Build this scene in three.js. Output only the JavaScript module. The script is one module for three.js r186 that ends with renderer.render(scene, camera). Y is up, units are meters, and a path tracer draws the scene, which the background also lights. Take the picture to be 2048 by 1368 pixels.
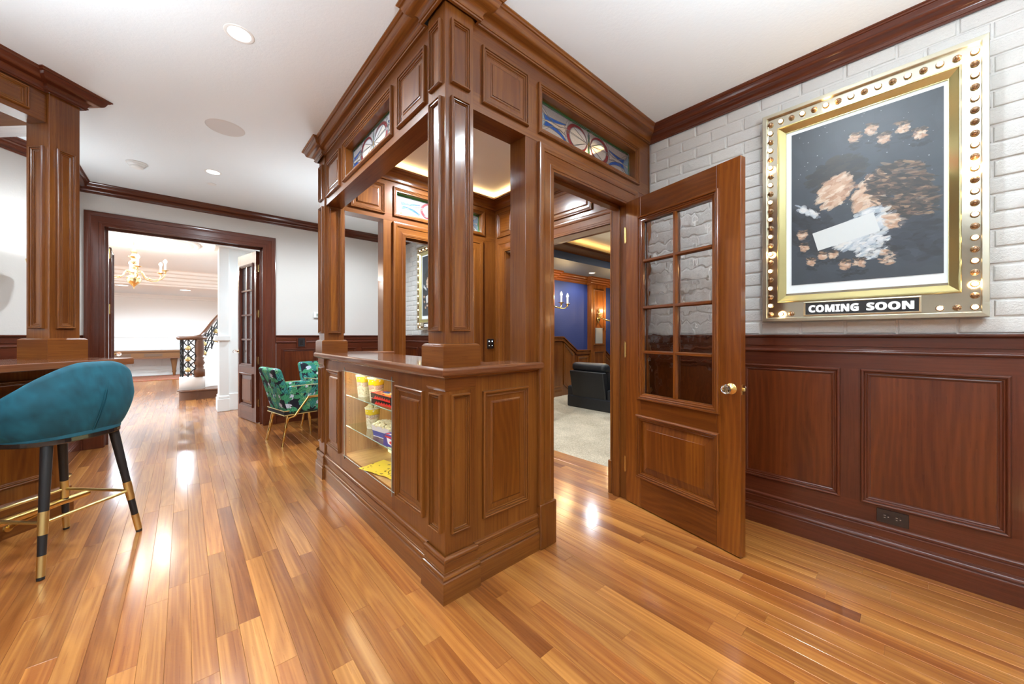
import * as THREE from 'three';
import { mergeGeometries, toCreasedNormals } from 'three/addons/utils/BufferGeometryUtils.js';
import { RoundedBoxGeometry } from 'three/addons/geometries/RoundedBoxGeometry.js';
import { RectAreaLightUniformsLib } from 'three/addons/lights/RectAreaLightUniformsLib.js';

// ---------------------------------------------------------------- camera, light, exposure
const scene = new THREE.Scene();
scene.background = new THREE.Color(0x000000);
const W = 2048, H = 1368, F = 735, CAMY = 1.2, YAW = Math.atan((1024 - 368) / F);
const camera = new THREE.PerspectiveCamera(2 * Math.atan(H / 2 / F) * 180 / Math.PI, W / H, 0.05, 60);
camera.position.set(0, CAMY, 0);
camera.lookAt(Math.sin(YAW), CAMY, -Math.cos(YAW));
camera.setViewOffset(W, H, 0, 12.5, W, H);          // a small rise of the lens: upright lines stay upright
const renderer = new THREE.WebGLRenderer({ antialias: true });
renderer.toneMapping = THREE.LinearToneMapping;
renderer.toneMappingExposure = 1.62;
renderer.shadowMap.enabled = true;
renderer.shadowMap.type = THREE.PCFSoftShadowMap;
RectAreaLightUniformsLib.init();

const LIGHT = {
  down: 7.5, downColor: 0xe9f6ff,      // candela of each ceiling downlight
  up: 1,                               // scale of the added fill uplights, thrown at the ceiling
  foyer: 3.5, theatre: 3, cove: 36, case: 20,
};
// ---------------------------------------------------------------- helpers
function rng(seed) { let s = seed >>> 0; return () => { s = (s + 0x6d2b79f5) | 0; let t = Math.imul(s ^ (s >>> 15), 1 | s); t = (t + Math.imul(t ^ (t >>> 7), 61 | t)) ^ t; return ((t ^ (t >>> 14)) >>> 0) / 4294967296; }; }
const rnd = rng(11), R = (a, b) => a + (b - a) * rnd();
const V = (x, y, z) => new THREE.Vector3(x, y, z);
const C = (hex) => new THREE.Color(hex);
const taken = new Map();
function numbered(name) { const n = taken.get(name) ?? 0; taken.set(name, n + 1); return n ? name + '_' + String(n).padStart(3, '0') : name; }
function tag(o, label, category, group) { o.userData.label = label; if (category) o.userData.category = category; if (group) o.userData.group = group; return o; }
function thing(name, label, category, at = [0, 0, 0], group, turn = 0) {
  const o = new THREE.Group(); o.name = numbered(name); o.position.set(...at); o.rotation.y = turn; scene.add(o);
  return tag(o, label, category, group);
}
function struct(name, label, at = [0, 0, 0]) {
  const o = new THREE.Group(); o.name = numbered(name); o.position.set(...at); scene.add(o);
  o.userData.kind = 'structure'; if (label) o.userData.label = label; return o;
}
function copy(src, label, at, turn) {
  const o = src.clone(); o.name = numbered(src.name.replace(/_\d{3}$/, '')); o.userData = { ...src.userData }; scene.add(o);
  if (label) o.userData.label = label; if (at) o.position.set(...at); if (turn !== undefined) o.rotation.y = turn; return o;
}
function origin(p) { const v = V(0, 0, 0); while (p && p !== scene) { v.add(p.position); p = p.parent; } return v; }
// geometry given in the room's coordinates (or, with local, in the parent's own) becomes one named mesh
function add(name, geo, mat, parent = scene, local = false) {
  if (Array.isArray(geo)) geo = mergeGeometries(geo.map((g) => g.index ? g.toNonIndexed() : g));
  if (!local && parent !== scene) { const o = origin(parent); geo.translate(-o.x, -o.y, -o.z); }
  const m = new THREE.Mesh(geo, mat); m.name = parent === scene ? numbered(name) : name; parent.add(m); return m;
}
function structMesh(name, geo, mat, label) { const m = add(name, geo, mat); m.userData.kind = 'structure'; if (label) m.userData.label = label; return m; }

// faces collected one by one; the grain direction sets the texture coordinates (metres)
class G {
  constructor(grain = [0, 1, 0], tone = 1) { this.p = []; this.n = []; this.u = []; this.c = []; this.grain(grain); this.tone(tone); this.shift(); }
  grain(g) { this.g = V(...g).normalize(); return this; }
  tone(t) { this.t = Array.isArray(t) ? t : [t, t, t]; return this; }
  shift() { this.ou = rnd() * 3; this.ov = rnd() * 5; return this; }
  poly(pts) {
    const P = pts.map((q) => Array.isArray(q) ? V(...q) : q), n = V(0, 0, 0);
    for (let i = 1; i + 1 < P.length; i++) n.add(P[i].clone().sub(P[0]).cross(P[i + 1].clone().sub(P[0])));
    if (n.lengthSq() < 1e-16) return this; n.normalize();
    let g = this.g; if (Math.abs(n.dot(g)) > 0.85) g = Math.abs(n.y) > 0.8 ? V(1, 0, 0) : V(0, 1, 0);
    const t = g.clone().cross(n).normalize(), gg = n.clone().cross(t);
    const put = (q) => { this.p.push(q.x, q.y, q.z); this.n.push(n.x, n.y, n.z); this.u.push(q.dot(t) + this.ou, q.dot(gg) + this.ov); this.c.push(...this.t); };
    for (let i = 1; i + 1 < P.length; i++) { put(P[0]); put(P[i]); put(P[i + 1]); }
    return this;
  }
  box(x0, y0, z0, x1, y1, z1, b = 0.0015) {
    b = Math.min(b, (x1 - x0) / 3, (y1 - y0) / 3, (z1 - z0) / 3);
    if (b <= 0) {
      this.poly([[x0, y0, z1], [x1, y0, z1], [x1, y1, z1], [x0, y1, z1]]); this.poly([[x1, y0, z0], [x0, y0, z0], [x0, y1, z0], [x1, y1, z0]]);
      this.poly([[x1, y0, z1], [x1, y0, z0], [x1, y1, z0], [x1, y1, z1]]); this.poly([[x0, y0, z0], [x0, y0, z1], [x0, y1, z1], [x0, y1, z0]]);
      this.poly([[x0, y1, z1], [x1, y1, z1], [x1, y1, z0], [x0, y1, z0]]); this.poly([[x0, y0, z0], [x1, y0, z0], [x1, y0, z1], [x0, y0, z1]]);
      return this;
    }
    const X = [x0, x1], Y = [y0, y1], Z = [z0, z1], s = [1, -1];
    const vx = (i, j, k) => [X[i], Y[j] + s[j] * b, Z[k] + s[k] * b], vy = (i, j, k) => [X[i] + s[i] * b, Y[j], Z[k] + s[k] * b], vz = (i, j, k) => [X[i] + s[i] * b, Y[j] + s[j] * b, Z[k]];
    const c = V((x0 + x1) / 2, (y0 + y1) / 2, (z0 + z1) / 2);
    const out = (a) => { const q = a.map((e) => V(...e)), n = q[1].clone().sub(q[0]).cross(q[2].clone().sub(q[0])), m = q[0].clone().add(q[1]).add(q[2]).multiplyScalar(1 / 3).sub(c); this.poly(n.dot(m) < 0 ? q.reverse() : q); };
    for (const i of [0, 1]) { out([vx(i, 0, 0), vx(i, 0, 1), vx(i, 1, 1), vx(i, 1, 0)]); out([vy(0, i, 0), vy(0, i, 1), vy(1, i, 1), vy(1, i, 0)]); out([vz(0, 0, i), vz(0, 1, i), vz(1, 1, i), vz(1, 0, i)]); }
    for (const i of [0, 1]) for (const j of [0, 1]) {
      out([vx(i, j, 0), vx(i, j, 1), vy(i, j, 1), vy(i, j, 0)]); out([vx(i, 0, j), vx(i, 1, j), vz(i, 1, j), vz(i, 0, j)]); out([vy(0, i, j), vy(1, i, j), vz(1, i, j), vz(0, i, j)]);
      for (const k of [0, 1]) out([vx(i, j, k), vy(i, j, k), vz(i, j, k)]);
    }
    return this;
  }
  // concentric rectangles: each ring is [inset, height]; grain follows the sides
  rings([x0, y0, x1, y1], list, cap = false, across = null) {
    const at = (d, z) => [[x0 + d, y0 + d, z], [x1 - d, y0 + d, z], [x1 - d, y1 - d, z], [x0 + d, y1 - d, z]], keep = this.g;
    for (let i = 0; i + 1 < list.length; i++) {
      const a = at(...list[i]), b = at(...list[i + 1]);
      for (let k = 0; k < 4; k++) { this.g = across ?? (k % 2 ? V(0, 1, 0) : V(1, 0, 0)); this.poly([a[k], a[(k + 1) % 4], b[(k + 1) % 4], b[k]]); }
    }
    this.g = keep;
    if (cap) this.poly(at(...list.at(-1)));
    return this;
  }
  // a profile ([out, y], bottom to top) carried along a path in plan; the face looks to the left-hand normal (-dz, dx)
  sweep(path, prof, { y = 0, closed = false, caps = true } = {}) {
    const n = path.length, d = [], keep = this.g;
    for (let i = 0; i + (closed ? 0 : 1) < n; i++) { const a = path[i], b = path[(i + 1) % n], l = Math.hypot(b[0] - a[0], b[1] - a[1]); d.push([(b[0] - a[0]) / l, (b[1] - a[1]) / l]); }
    const mit = path.map((_, i) => {
      const a = closed ? d[(i + n - 1) % n] : d[Math.max(0, i - 1)], b = closed ? d[i] : d[Math.min(i, d.length - 1)];
      const k = 1 + a[0] * b[0] + a[1] * b[1]; return [(-a[1] - b[1]) / k, (a[0] + b[0]) / k];
    });
    const at = (i, [o, h]) => V(path[i][0] + mit[i][0] * o, y + h, path[i][1] + mit[i][1] * o);
    for (let i = 0; i < d.length; i++) {
      const k = (i + 1) % n; this.g = V(d[i][0], 0, d[i][1]); this.ov += 0.37;
      for (let j = 0; j + 1 < prof.length; j++) this.poly([at(i, prof[j]), at(k, prof[j]), at(k, prof[j + 1]), at(i, prof[j + 1])]);
    }
    if (caps && !closed) {
      const tri = THREE.ShapeUtils.triangulateShape(prof.map((q) => new THREE.Vector2(...q)), []);
      for (const [i, flip] of [[0, false], [n - 1, true]]) for (const t of tri) {
        const q = t.map((j) => at(i, prof[j])), m = q[1].clone().sub(q[0]).cross(q[2].clone().sub(q[0])), e = d[flip ? d.length - 1 : 0];
        const s = (m.x * e[0] + m.z * e[1]) * (flip ? 1 : -1); this.g = V(0, 1, 0); this.poly(s < 0 ? q.reverse() : q);
      }
    }
    this.g = keep; return this;
  }
  geo(M, crease = 0) {
    let g = new THREE.BufferGeometry();
    g.setAttribute('position', new THREE.Float32BufferAttribute(this.p, 3)); g.setAttribute('normal', new THREE.Float32BufferAttribute(this.n, 3));
    g.setAttribute('uv', new THREE.Float32BufferAttribute(this.u, 2)); g.setAttribute('color', new THREE.Float32BufferAttribute(this.c, 3));
    if (crease) g = toCreasedNormals(g, crease);
    if (M) g.applyMatrix4(M);
    return g;
  }
}
// planes of the room: local (u, v, out)
const basis = (x, y, z, o) => new THREE.Matrix4().makeBasis(V(...x), V(...y), V(...z)).setPosition(...o);
const faceMX = (c) => basis([0, 0, 1], [0, 1, 0], [-1, 0, 0], [c, 0, 0]);   // looks to -x, u = z
const facePX = (c) => basis([0, 0, -1], [0, 1, 0], [1, 0, 0], [c, 0, 0]);   // looks to +x, u = -z
const facePZ = (c) => basis([1, 0, 0], [0, 1, 0], [0, 0, 1], [0, 0, c]);    // looks to +z, u = x
const faceMZ = (c) => basis([-1, 0, 0], [0, 1, 0], [0, 0, -1], [0, 0, c]);  // looks to -z, u = -x
const arc = (cx, cy, r, a0, a1, n) => Array.from({ length: n + 1 }, (_, i) => { const a = (a0 + (a1 - a0) * i / n) * Math.PI / 180; return [cx + r * Math.cos(a), cy + r * Math.sin(a)]; });
const boxG = (x0, y0, z0, x1, y1, z1, grain = [0, 1, 0], b = 0.0015, tone = 1) => new G(grain, tone).box(x0, y0, z0, x1, y1, z1, b).geo();
function lathe(pts, n = 24, smooth = true) { const g = new THREE.LatheGeometry(pts.map((p) => new THREE.Vector2(...p)), n); return smooth ? g : g.toNonIndexed(); }
function tube(pts, r, seg = 24, rad = 8, closed = false) { return new THREE.TubeGeometry(new THREE.CatmullRomCurve3(pts.map((p) => V(...p)), closed, 'catmullrom', 0.5), seg, r, rad, closed); }
function rod(a, b, r0, r1 = r0, n = 12) {
  const A = V(...a), B = V(...b), l = A.distanceTo(B), g = new THREE.CylinderGeometry(r1, r0, l, n); g.translate(0, l / 2, 0);
  g.applyQuaternion(new THREE.Quaternion().setFromUnitVectors(V(0, 1, 0), B.clone().sub(A).normalize())); g.translate(...a); return g;
}
const plain = (g) => { g = g.index ? g.toNonIndexed() : g; for (const k of Object.keys(g.attributes)) if (!['position', 'normal', 'uv'].includes(k)) g.deleteAttribute(k); return g; };
const merged = (...gs) => mergeGeometries(gs.flat().map(plain));
const moved = (g, x, y, z, ry = 0) => { if (ry) g.rotateY(ry); g.translate(x, y, z); return g; };
// where a point of the room falls in the photograph (only used to choose which planks and bricks are kept as single pieces)
const sY = Math.sin(YAW), cY = Math.cos(YAW);
function seen(x, y, z) { const f = x * sY - z * cY; if (f < 0.15) return null; const r = x * cY + z * sY, px = 1024 + F * r / f, py = 671.5 - F * (y - CAMY) / f; return px > -20 && px < 2068 && py > -20 && py < 1388 ? [px, py, f] : null; }

// ---------------------------------------------------------------- procedural textures
function noise2(seed) {
  const r = rng(seed), T = new Float32Array(65536); for (let i = 0; i < 65536; i++) T[i] = r();
  const h = (x, y) => T[((x * 73) ^ (y * 179) ^ ((x * y) << 1) ^ (y << 7)) & 65535];
  return (x, y, px, py) => {                                                    // periodic in px, py cells
    const xi = Math.floor(x), yi = Math.floor(y), fx = x - xi, fy = y - yi, sx = fx * fx * (3 - 2 * fx), sy = fy * fy * (3 - 2 * fy);
    const m = (a, p) => ((a % p) + p) % p, x0 = m(xi, px), x1 = m(xi + 1, px), y0 = m(yi, py), y1 = m(yi + 1, py);
    const a = h(x0, y0), b = h(x1, y0), c = h(x0, y1), d = h(x1, y1); return a + (b - a) * sx + (c - a) * sy + (a - b - c + d) * sx * sy;
  };
}
function dataTex(w, h, fn, { srgb = true, repeat = [1, 1] } = {}) {
  const d = new Uint8Array(w * h * 4), o = [0, 0, 0];
  for (let y = 0; y < h; y++) for (let x = 0; x < w; x++) { fn(x / w, y / h, o); const i = (y * w + x) * 4; d[i] = Math.max(0, Math.min(255, o[0] * 255)); d[i + 1] = Math.max(0, Math.min(255, o[1] * 255)); d[i + 2] = Math.max(0, Math.min(255, o[2] * 255)); d[i + 3] = 255; }
  const t = new THREE.DataTexture(d, w, h); t.wrapS = t.wrapT = THREE.RepeatWrapping; t.magFilter = THREE.LinearFilter; t.minFilter = THREE.LinearMipmapLinearFilter; t.generateMipmaps = true;
  if (srgb) t.colorSpace = THREE.SRGBColorSpace; t.repeat.set(...repeat); t.needsUpdate = true; return t;
}
function canvasTex(w, h, draw) {
  const c = document.createElement('canvas'); c.width = w; c.height = h; draw(c.getContext('2d'), w, h);
  const t = new THREE.CanvasTexture(c); t.colorSpace = THREE.SRGBColorSpace; t.anisotropy = 8; return t;
}
// wood: grain runs along v; dark pores, slow colour bands and, with arch > 0, cathedral figure
function woodTex(seed, w, h, sizeU, sizeV, { arch = 0, band = 0.25, fine = 0.12, rings = 22, lo = [0.62, 0.5, 0.42] } = {}) {
  const N = noise2(seed), M = noise2(seed + 7), hi = [1, 1, 1];
  return dataTex(w, h, (u, v, o) => {
    const slow = N(u * 7, v * 2, 7, 2), slow2 = M(u * 15, v * 3, 15, 3);
    const warp = arch * (N(u * 6, v * 3, 6, 3) + 0.45 * M(u * 12, v * 5, 12, 5));
    const ph = (u * rings + warp * rings * 0.3) % 1, ring = Math.pow(0.5 + 0.5 * Math.cos(2 * Math.PI * ph), 1.6);
    const pore = N(u * 128, v * 14, 128, 14), pore2 = M(u * 230, v * 24, 230, 24), hair = N(u * 60, v * 5, 60, 5);
    let t = 0.5 + band * (slow - 0.5) * 1.6 + band * 0.6 * (slow2 - 0.5) + (ring - 0.4) * (arch ? 0.19 : 0.05) + (hair - 0.5) * 0.14 + (pore - 0.5) * fine * 1.5 - (pore2 < 0.16 ? fine * 1.1 : 0);
    t = Math.max(0, Math.min(1, t)); for (let k = 0; k < 3; k++) o[k] = Math.pow(lo[k] + (hi[k] - lo[k]) * t, 1);
  }, { repeat: [1 / sizeU, 1 / sizeV] });
}
const std = (o) => new THREE.MeshStandardMaterial(o), phy = (o) => new THREE.MeshPhysicalMaterial(o);
const lin = (r, g, b) => new THREE.Color().setRGB(r, g, b);
const woodMap = woodTex(21, 512, 1024, 0.55, 1.7, { band: 0.32, fine: 0.14 });
const panelMap = woodTex(33, 512, 1024, 0.7, 1.6, { arch: 0.45, band: 0.4, fine: 0.12, rings: 18 });
const floorMap = woodTex(57, 1024, 2048, 0.6, 2.6, { arch: 0.8, band: 0.4, fine: 0.14, rings: 14, lo: [0.63, 0.5, 0.41] });
const grainBump = woodTex(5, 512, 512, 0.3, 1.2, { band: 0.2, fine: 0.4, lo: [0, 0, 0] }); grainBump.colorSpace = THREE.NoColorSpace;
const N9 = noise2(91), N8 = noise2(82);
const speck = dataTex(512, 512, (u, v, o) => { const t = 0.45 * N9(u * 40, v * 40, 40, 40) + 0.35 * N8(u * 110, v * 110, 110, 110) + 0.2 * N9(u * 230, v * 230, 230, 230); o[0] = o[1] = o[2] = t; }, { srgb: false });
const rep = (t, a, b = a) => { const c = t.clone(); c.repeat.set(a, b); c.needsUpdate = true; return c; };

const wood = (color, extra = {}) => phy({ color, map: woodMap, vertexColors: true, roughness: 0.5, specularIntensity: 0.25, clearcoat: 1, clearcoatRoughness: 0.17, bumpMap: grainBump, bumpScale: 0.00006, ...extra });
const M = {
  booth: wood(lin(0.255, 0.09, 0.014)), boothPanel: wood(lin(0.235, 0.075, 0.007), { map: panelMap }),
  trim: wood(lin(0.145, 0.034, 0.012)), trimPanel: wood(lin(0.165, 0.036, 0.006), { map: panelMap }),
  door: wood(lin(0.235, 0.067, 0.006), { map: panelMap }), light: wood(lin(0.3, 0.13, 0.05)),  // light: paler wood, for the canopy beam under the bar lights
  top: wood(lin(0.25, 0.1, 0.042), { clearcoat: 0.9, clearcoatRoughness: 0.06, roughness: 0.3 }),
  floor: phy({ color: lin(0.54, 0.23, 0.052), map: floorMap, vertexColors: true, roughness: 0.45, specularIntensity: 0.5, clearcoat: 1, clearcoatRoughness: 0.15, bumpMap: rep(speck, 1.2), bumpScale: 0.0004 }),
  maple: phy({ color: lin(0.72, 0.48, 0.2), map: woodMap, vertexColors: true, roughness: 0.5 }),
  wall: std({ color: lin(0.62, 0.59, 0.555), roughness: 0.85, bumpMap: rep(speck, 3), bumpScale: 0.0006 }),
  ceiling: std({ color: lin(0.76, 0.8, 0.815), roughness: 0.9, bumpMap: rep(speck, 2), bumpScale: 0.0006 }),
  white: std({ color: lin(0.8, 0.79, 0.76), roughness: 0.45 }),
  brick: std({ color: lin(0.66, 0.645, 0.62), roughness: 0.6, vertexColors: true, bumpMap: rep(speck, 4), bumpScale: 0.0018 }),
  mortar: std({ color: lin(0.7, 0.685, 0.66), roughness: 0.8, bumpMap: rep(speck, 5), bumpScale: 0.002 }),
  brass: std({ color: lin(0.83, 0.6, 0.22), metalness: 1, roughness: 0.2 }),
  satinBrass: std({ color: lin(0.72, 0.56, 0.24), metalness: 1, roughness: 0.36 }),
  gold: std({ color: lin(0.6, 0.54, 0.27), metalness: 1, roughness: 0.34 }),
  champagne: std({ color: lin(0.58, 0.54, 0.42), metalness: 1, roughness: 0.33 }),
  mirrorGold: std({ color: lin(0.6, 0.56, 0.45), metalness: 1, roughness: 0.16 }),
  black: std({ color: lin(0.012, 0.012, 0.013), roughness: 0.4 }), blackGloss: phy({ color: lin(0.01, 0.01, 0.011), roughness: 0.2, clearcoat: 1 }),
  iron: std({ color: lin(0.02, 0.019, 0.018), roughness: 0.5, metalness: 0.6 }),
  plastic: std({ color: lin(0.75, 0.75, 0.73), roughness: 0.4 }),
  glass: phy({ color: lin(1, 1, 1), transmission: 1, roughness: 0.02, ior: 1.5, thickness: 0 }),
  shelfGlass: phy({ color: lin(0.86, 0.95, 0.9), transmission: 1, roughness: 0.02, ior: 1.5, thickness: 0 }),
  crystal: phy({ color: lin(1, 1, 1), transmission: 1, roughness: 0.01, ior: 1.6, thickness: 0.03 }),
  leather: phy({ color: lin(0.014, 0.014, 0.016), roughness: 0.38, clearcoat: 0.2, clearcoatRoughness: 0.4, bumpMap: rep(speck, 6), bumpScale: 0.001 }),
  velvet: phy({ color: lin(0.003, 0.075, 0.11), roughness: 0.75, sheen: 1, sheenColor: lin(0.01, 0.26, 0.33), sheenRoughness: 0.35, vertexColors: true }),
};
// ---------------------------------------------------------------- profiles of the millwork
const CEIL = 2.811, XR = 2.768, ZN = -1.452, ZNI = -1.58, ZRI = -3.378, ZR = -3.505, XF = 0.893, XFI = 1.02, ZFAR = -5.89;
const crownProf = [[0, -0.1], [0.013, -0.1], [0.015, -0.094], [0.02, -0.093], [0.021, -0.086], [0.017, -0.084], ...arc(0.045, -0.084, 0.028, 180, 95, 5), [0.05, -0.054], ...arc(0.05, -0.026, 0.028, -80, -10, 5), [0.082, -0.021], [0.083, -0.016], [0.09, -0.015], [0.094, -0.009], [0.1, -0.006], [0.1, 0]];
const baseProf = [[0.02, 0], [0.02, 0.095], [0.017, 0.097], ...arc(0.008, 0.111, 0.0125, -60, 80, 6), [0.0085, 0.1275], [0.0115, 0.129], [0.0115, 0.132], [0.0085, 0.133], [0.0085, 0.168], [0.0105, 0.17], ...arc(0.001, 0.186, 0.013, -55, 85, 6), [0, 0.203]];
const capProf = [[0, 1.1], [0.007, 1.1], ...arc(0.006, 1.111, 0.009, -70, 70, 5), [0.007, 1.123], [0.007, 1.139], [0.012, 1.141], [0.012, 1.188], [0.017, 1.19], [0.024, 1.194], [0.029, 1.197], [0.029, 1.203], [0.025, 1.207], [-0.02, 1.207]];
const mouldRings = [[0, 0], [0, 0.01], [0.0015, 0.0145], [0.005, 0.018], [0.009, 0.0182], [0.0115, 0.0165], [0.0118, 0.0105], [0.0128, 0.0098], [0.016, 0.0128], [0.0195, 0.0122], [0.0205, 0.0105], [0.0208, 0.0062], [0.0218, 0.0056], [0.027, 0.0075], [0.0295, 0.0058], [0.03, 0.002], [0.0343, 0.0012], [0.0345, -0.007]];
const casingProf = [[0, 0], [0, 0.012], [0.012, 0.0125], [0.0135, 0.0155], [0.03, 0.0165], [0.034, 0.014], [0.07, 0.0155], [0.085, 0.0175], [0.087, 0.0215], [0.095, 0.0245], [0.108, 0.027], [0.12, 0.026], [0.128, 0.023], [0.13, 0.019], [0.13, 0]];
// trim around an opening in a plane: left, head, right
function casing(g, x0, x1, top, prof, y0 = 0) {
  for (let i = 0; i + 1 < prof.length; i++) {
    const [d, z] = prof[i], [e, w] = prof[i + 1];
    g.grain([0, 1, 0]); g.poly([[x0 - e, y0, w], [x0 - d, y0, z], [x0 - d, top + d, z], [x0 - e, top + e, w]]);
    g.poly([[x1 + d, y0, z], [x1 + e, y0, w], [x1 + e, top + e, w], [x1 + d, top + d, z]]);
    g.grain([1, 0, 0]); g.poly([[x0 - d, top + d, z], [x1 + d, top + d, z], [x1 + e, top + e, w], [x0 - e, top + e, w]]);
  }
  return g;
}
// a mould-framed panel on a plane: a flat or raised field, the moulding its sub-part
function panel(parent, P, rect, { raised = false, mat = M.boothPanel, mould = M.booth, rings = mouldRings, name, grain = [0, 1, 0] } = {}) {
  const d = rings.at(-1)[0], [x0, y0, x1, y1] = rect, f = new G(grain, R(0.9, 1.1));
  const inner = [x0 + d, y0 + d, x1 - d, y1 - d];
  if (raised) f.rings(inner, [[0, -0.006], [0.003, -0.0065], [0.01, -0.005], [0.018, -0.001], [0.025, 0.004], [0.0305, 0.0052], [0.031, 0.0052], [0.0312, 0.009]], true, V(...grain));
  else f.rings(inner, [[0, -0.004], [0.0005, 0.001]], true, V(...grain));
  const p = add(name ?? (raised ? 'raised_panel' : 'panel'), f.geo(P), mat, parent);
  add('panel_moulding', new G([0, 1, 0], R(0.92, 1.06)).rings(rect, rings).geo(P, 0.42), mould, p);
  return p;
}
const narrowRings = mouldRings.map(([d, z]) => [d * 0.68, z]);

// ---------------------------------------------------------------- floor: boards laid along the brick wall
{
  const floor = struct('floor', 'glossy orange-brown hardwood floor of narrow boards laid along the brick wall');
  add('subfloor', boxG(-4.4, -0.2, -16.2, 2.9, -0.012, 2.7, [0, 0, 1], 0), M.mortar, floor);
  const r = rng(404), boards = [], PW = 0.0745;
  for (let i = 0; i * PW - 4.3 < 2.88; i++) {
    const x0 = -4.3 + i * PW; let z = 2.66 - r() * 1.2;
    for (z += 1.2; z > -16.1;) { const l = 0.45 + r() * 1.15, z1 = Math.max(-16.15, z - l); boards.push({ x0, x1: x0 + PW, z0: z1, z1: Math.min(z, 2.66) }); z = z1; }
  }
  for (const b of boards) {
    const k = r(), t = 0.86 + 0.27 * k, w = r() - 0.5; b.tone = [t * (1 + 0.03 * w), t * (1 - 0.1 * w), t * (1 - 0.22 * w)];
    if (r() < 0.14) b.tone = [0.7, 0.62, 0.57]; b.area = 0;
    for (let s = 0; s < 9; s++) { const q = seen((b.x0 + b.x1) / 2, 0, b.z0 + (b.z1 - b.z0) * (s + 0.5) / 9); if (q) b.area += (b.z1 - b.z0) / 9 / q[2] ** 3; }
    const cx = (b.x0 + b.x1) / 2, cz = (b.z0 + b.z1) / 2; if (cx > 0.95 && cz < -1.6) b.area *= 0.15;
  }
  boards.sort((a, b) => b.area - a.area);
  const rest = new G([0, 0, 1]);
  const plank = (g, b) => { g.grain([0, 0, 1]).tone(b.tone).shift(); g.ou = r() * 4; g.ov = r() * 9; const e = 0.0009, y = 0, q = (d, h) => [[b.x0 + d, h, b.z1 - d], [b.x1 - d, h, b.z1 - d], [b.x1 - d, h, b.z0 + d], [b.x0 + d, h, b.z0 + d]], A = q(0.0001, y - 0.0011), B = q(e, y), D = q(0.0001, -0.012); g.poly(B); for (let k = 0; k < 4; k++) { g.poly([A[k], A[(k + 1) % 4], B[(k + 1) % 4], B[k]]); g.poly([D[k], D[(k + 1) % 4], A[(k + 1) % 4], A[k]]); } return g; };
  boards.forEach((b, i) => { if (i < 300) add('plank', plank(new G(), b).geo(), M.floor, floor); else plank(rest, b); });
  add('plank_field', rest.geo(), M.floor, floor).userData.kind = 'stuff';
  const th = new G([0, 0, 1], 1); th.box(2.70, -0.01, -3.25, 2.89, 0.004, -1.75, 0.003); add('threshold', th.geo(), M.floor, floor);
}
// ---------------------------------------------------------------- ceilings
structMesh('ceiling', boxG(-4.2, CEIL, -5.98, 2.9, 2.98, 2.7, [1, 0, 0], 0), M.ceiling, 'plain warm white ceiling of the lobby');

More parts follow.
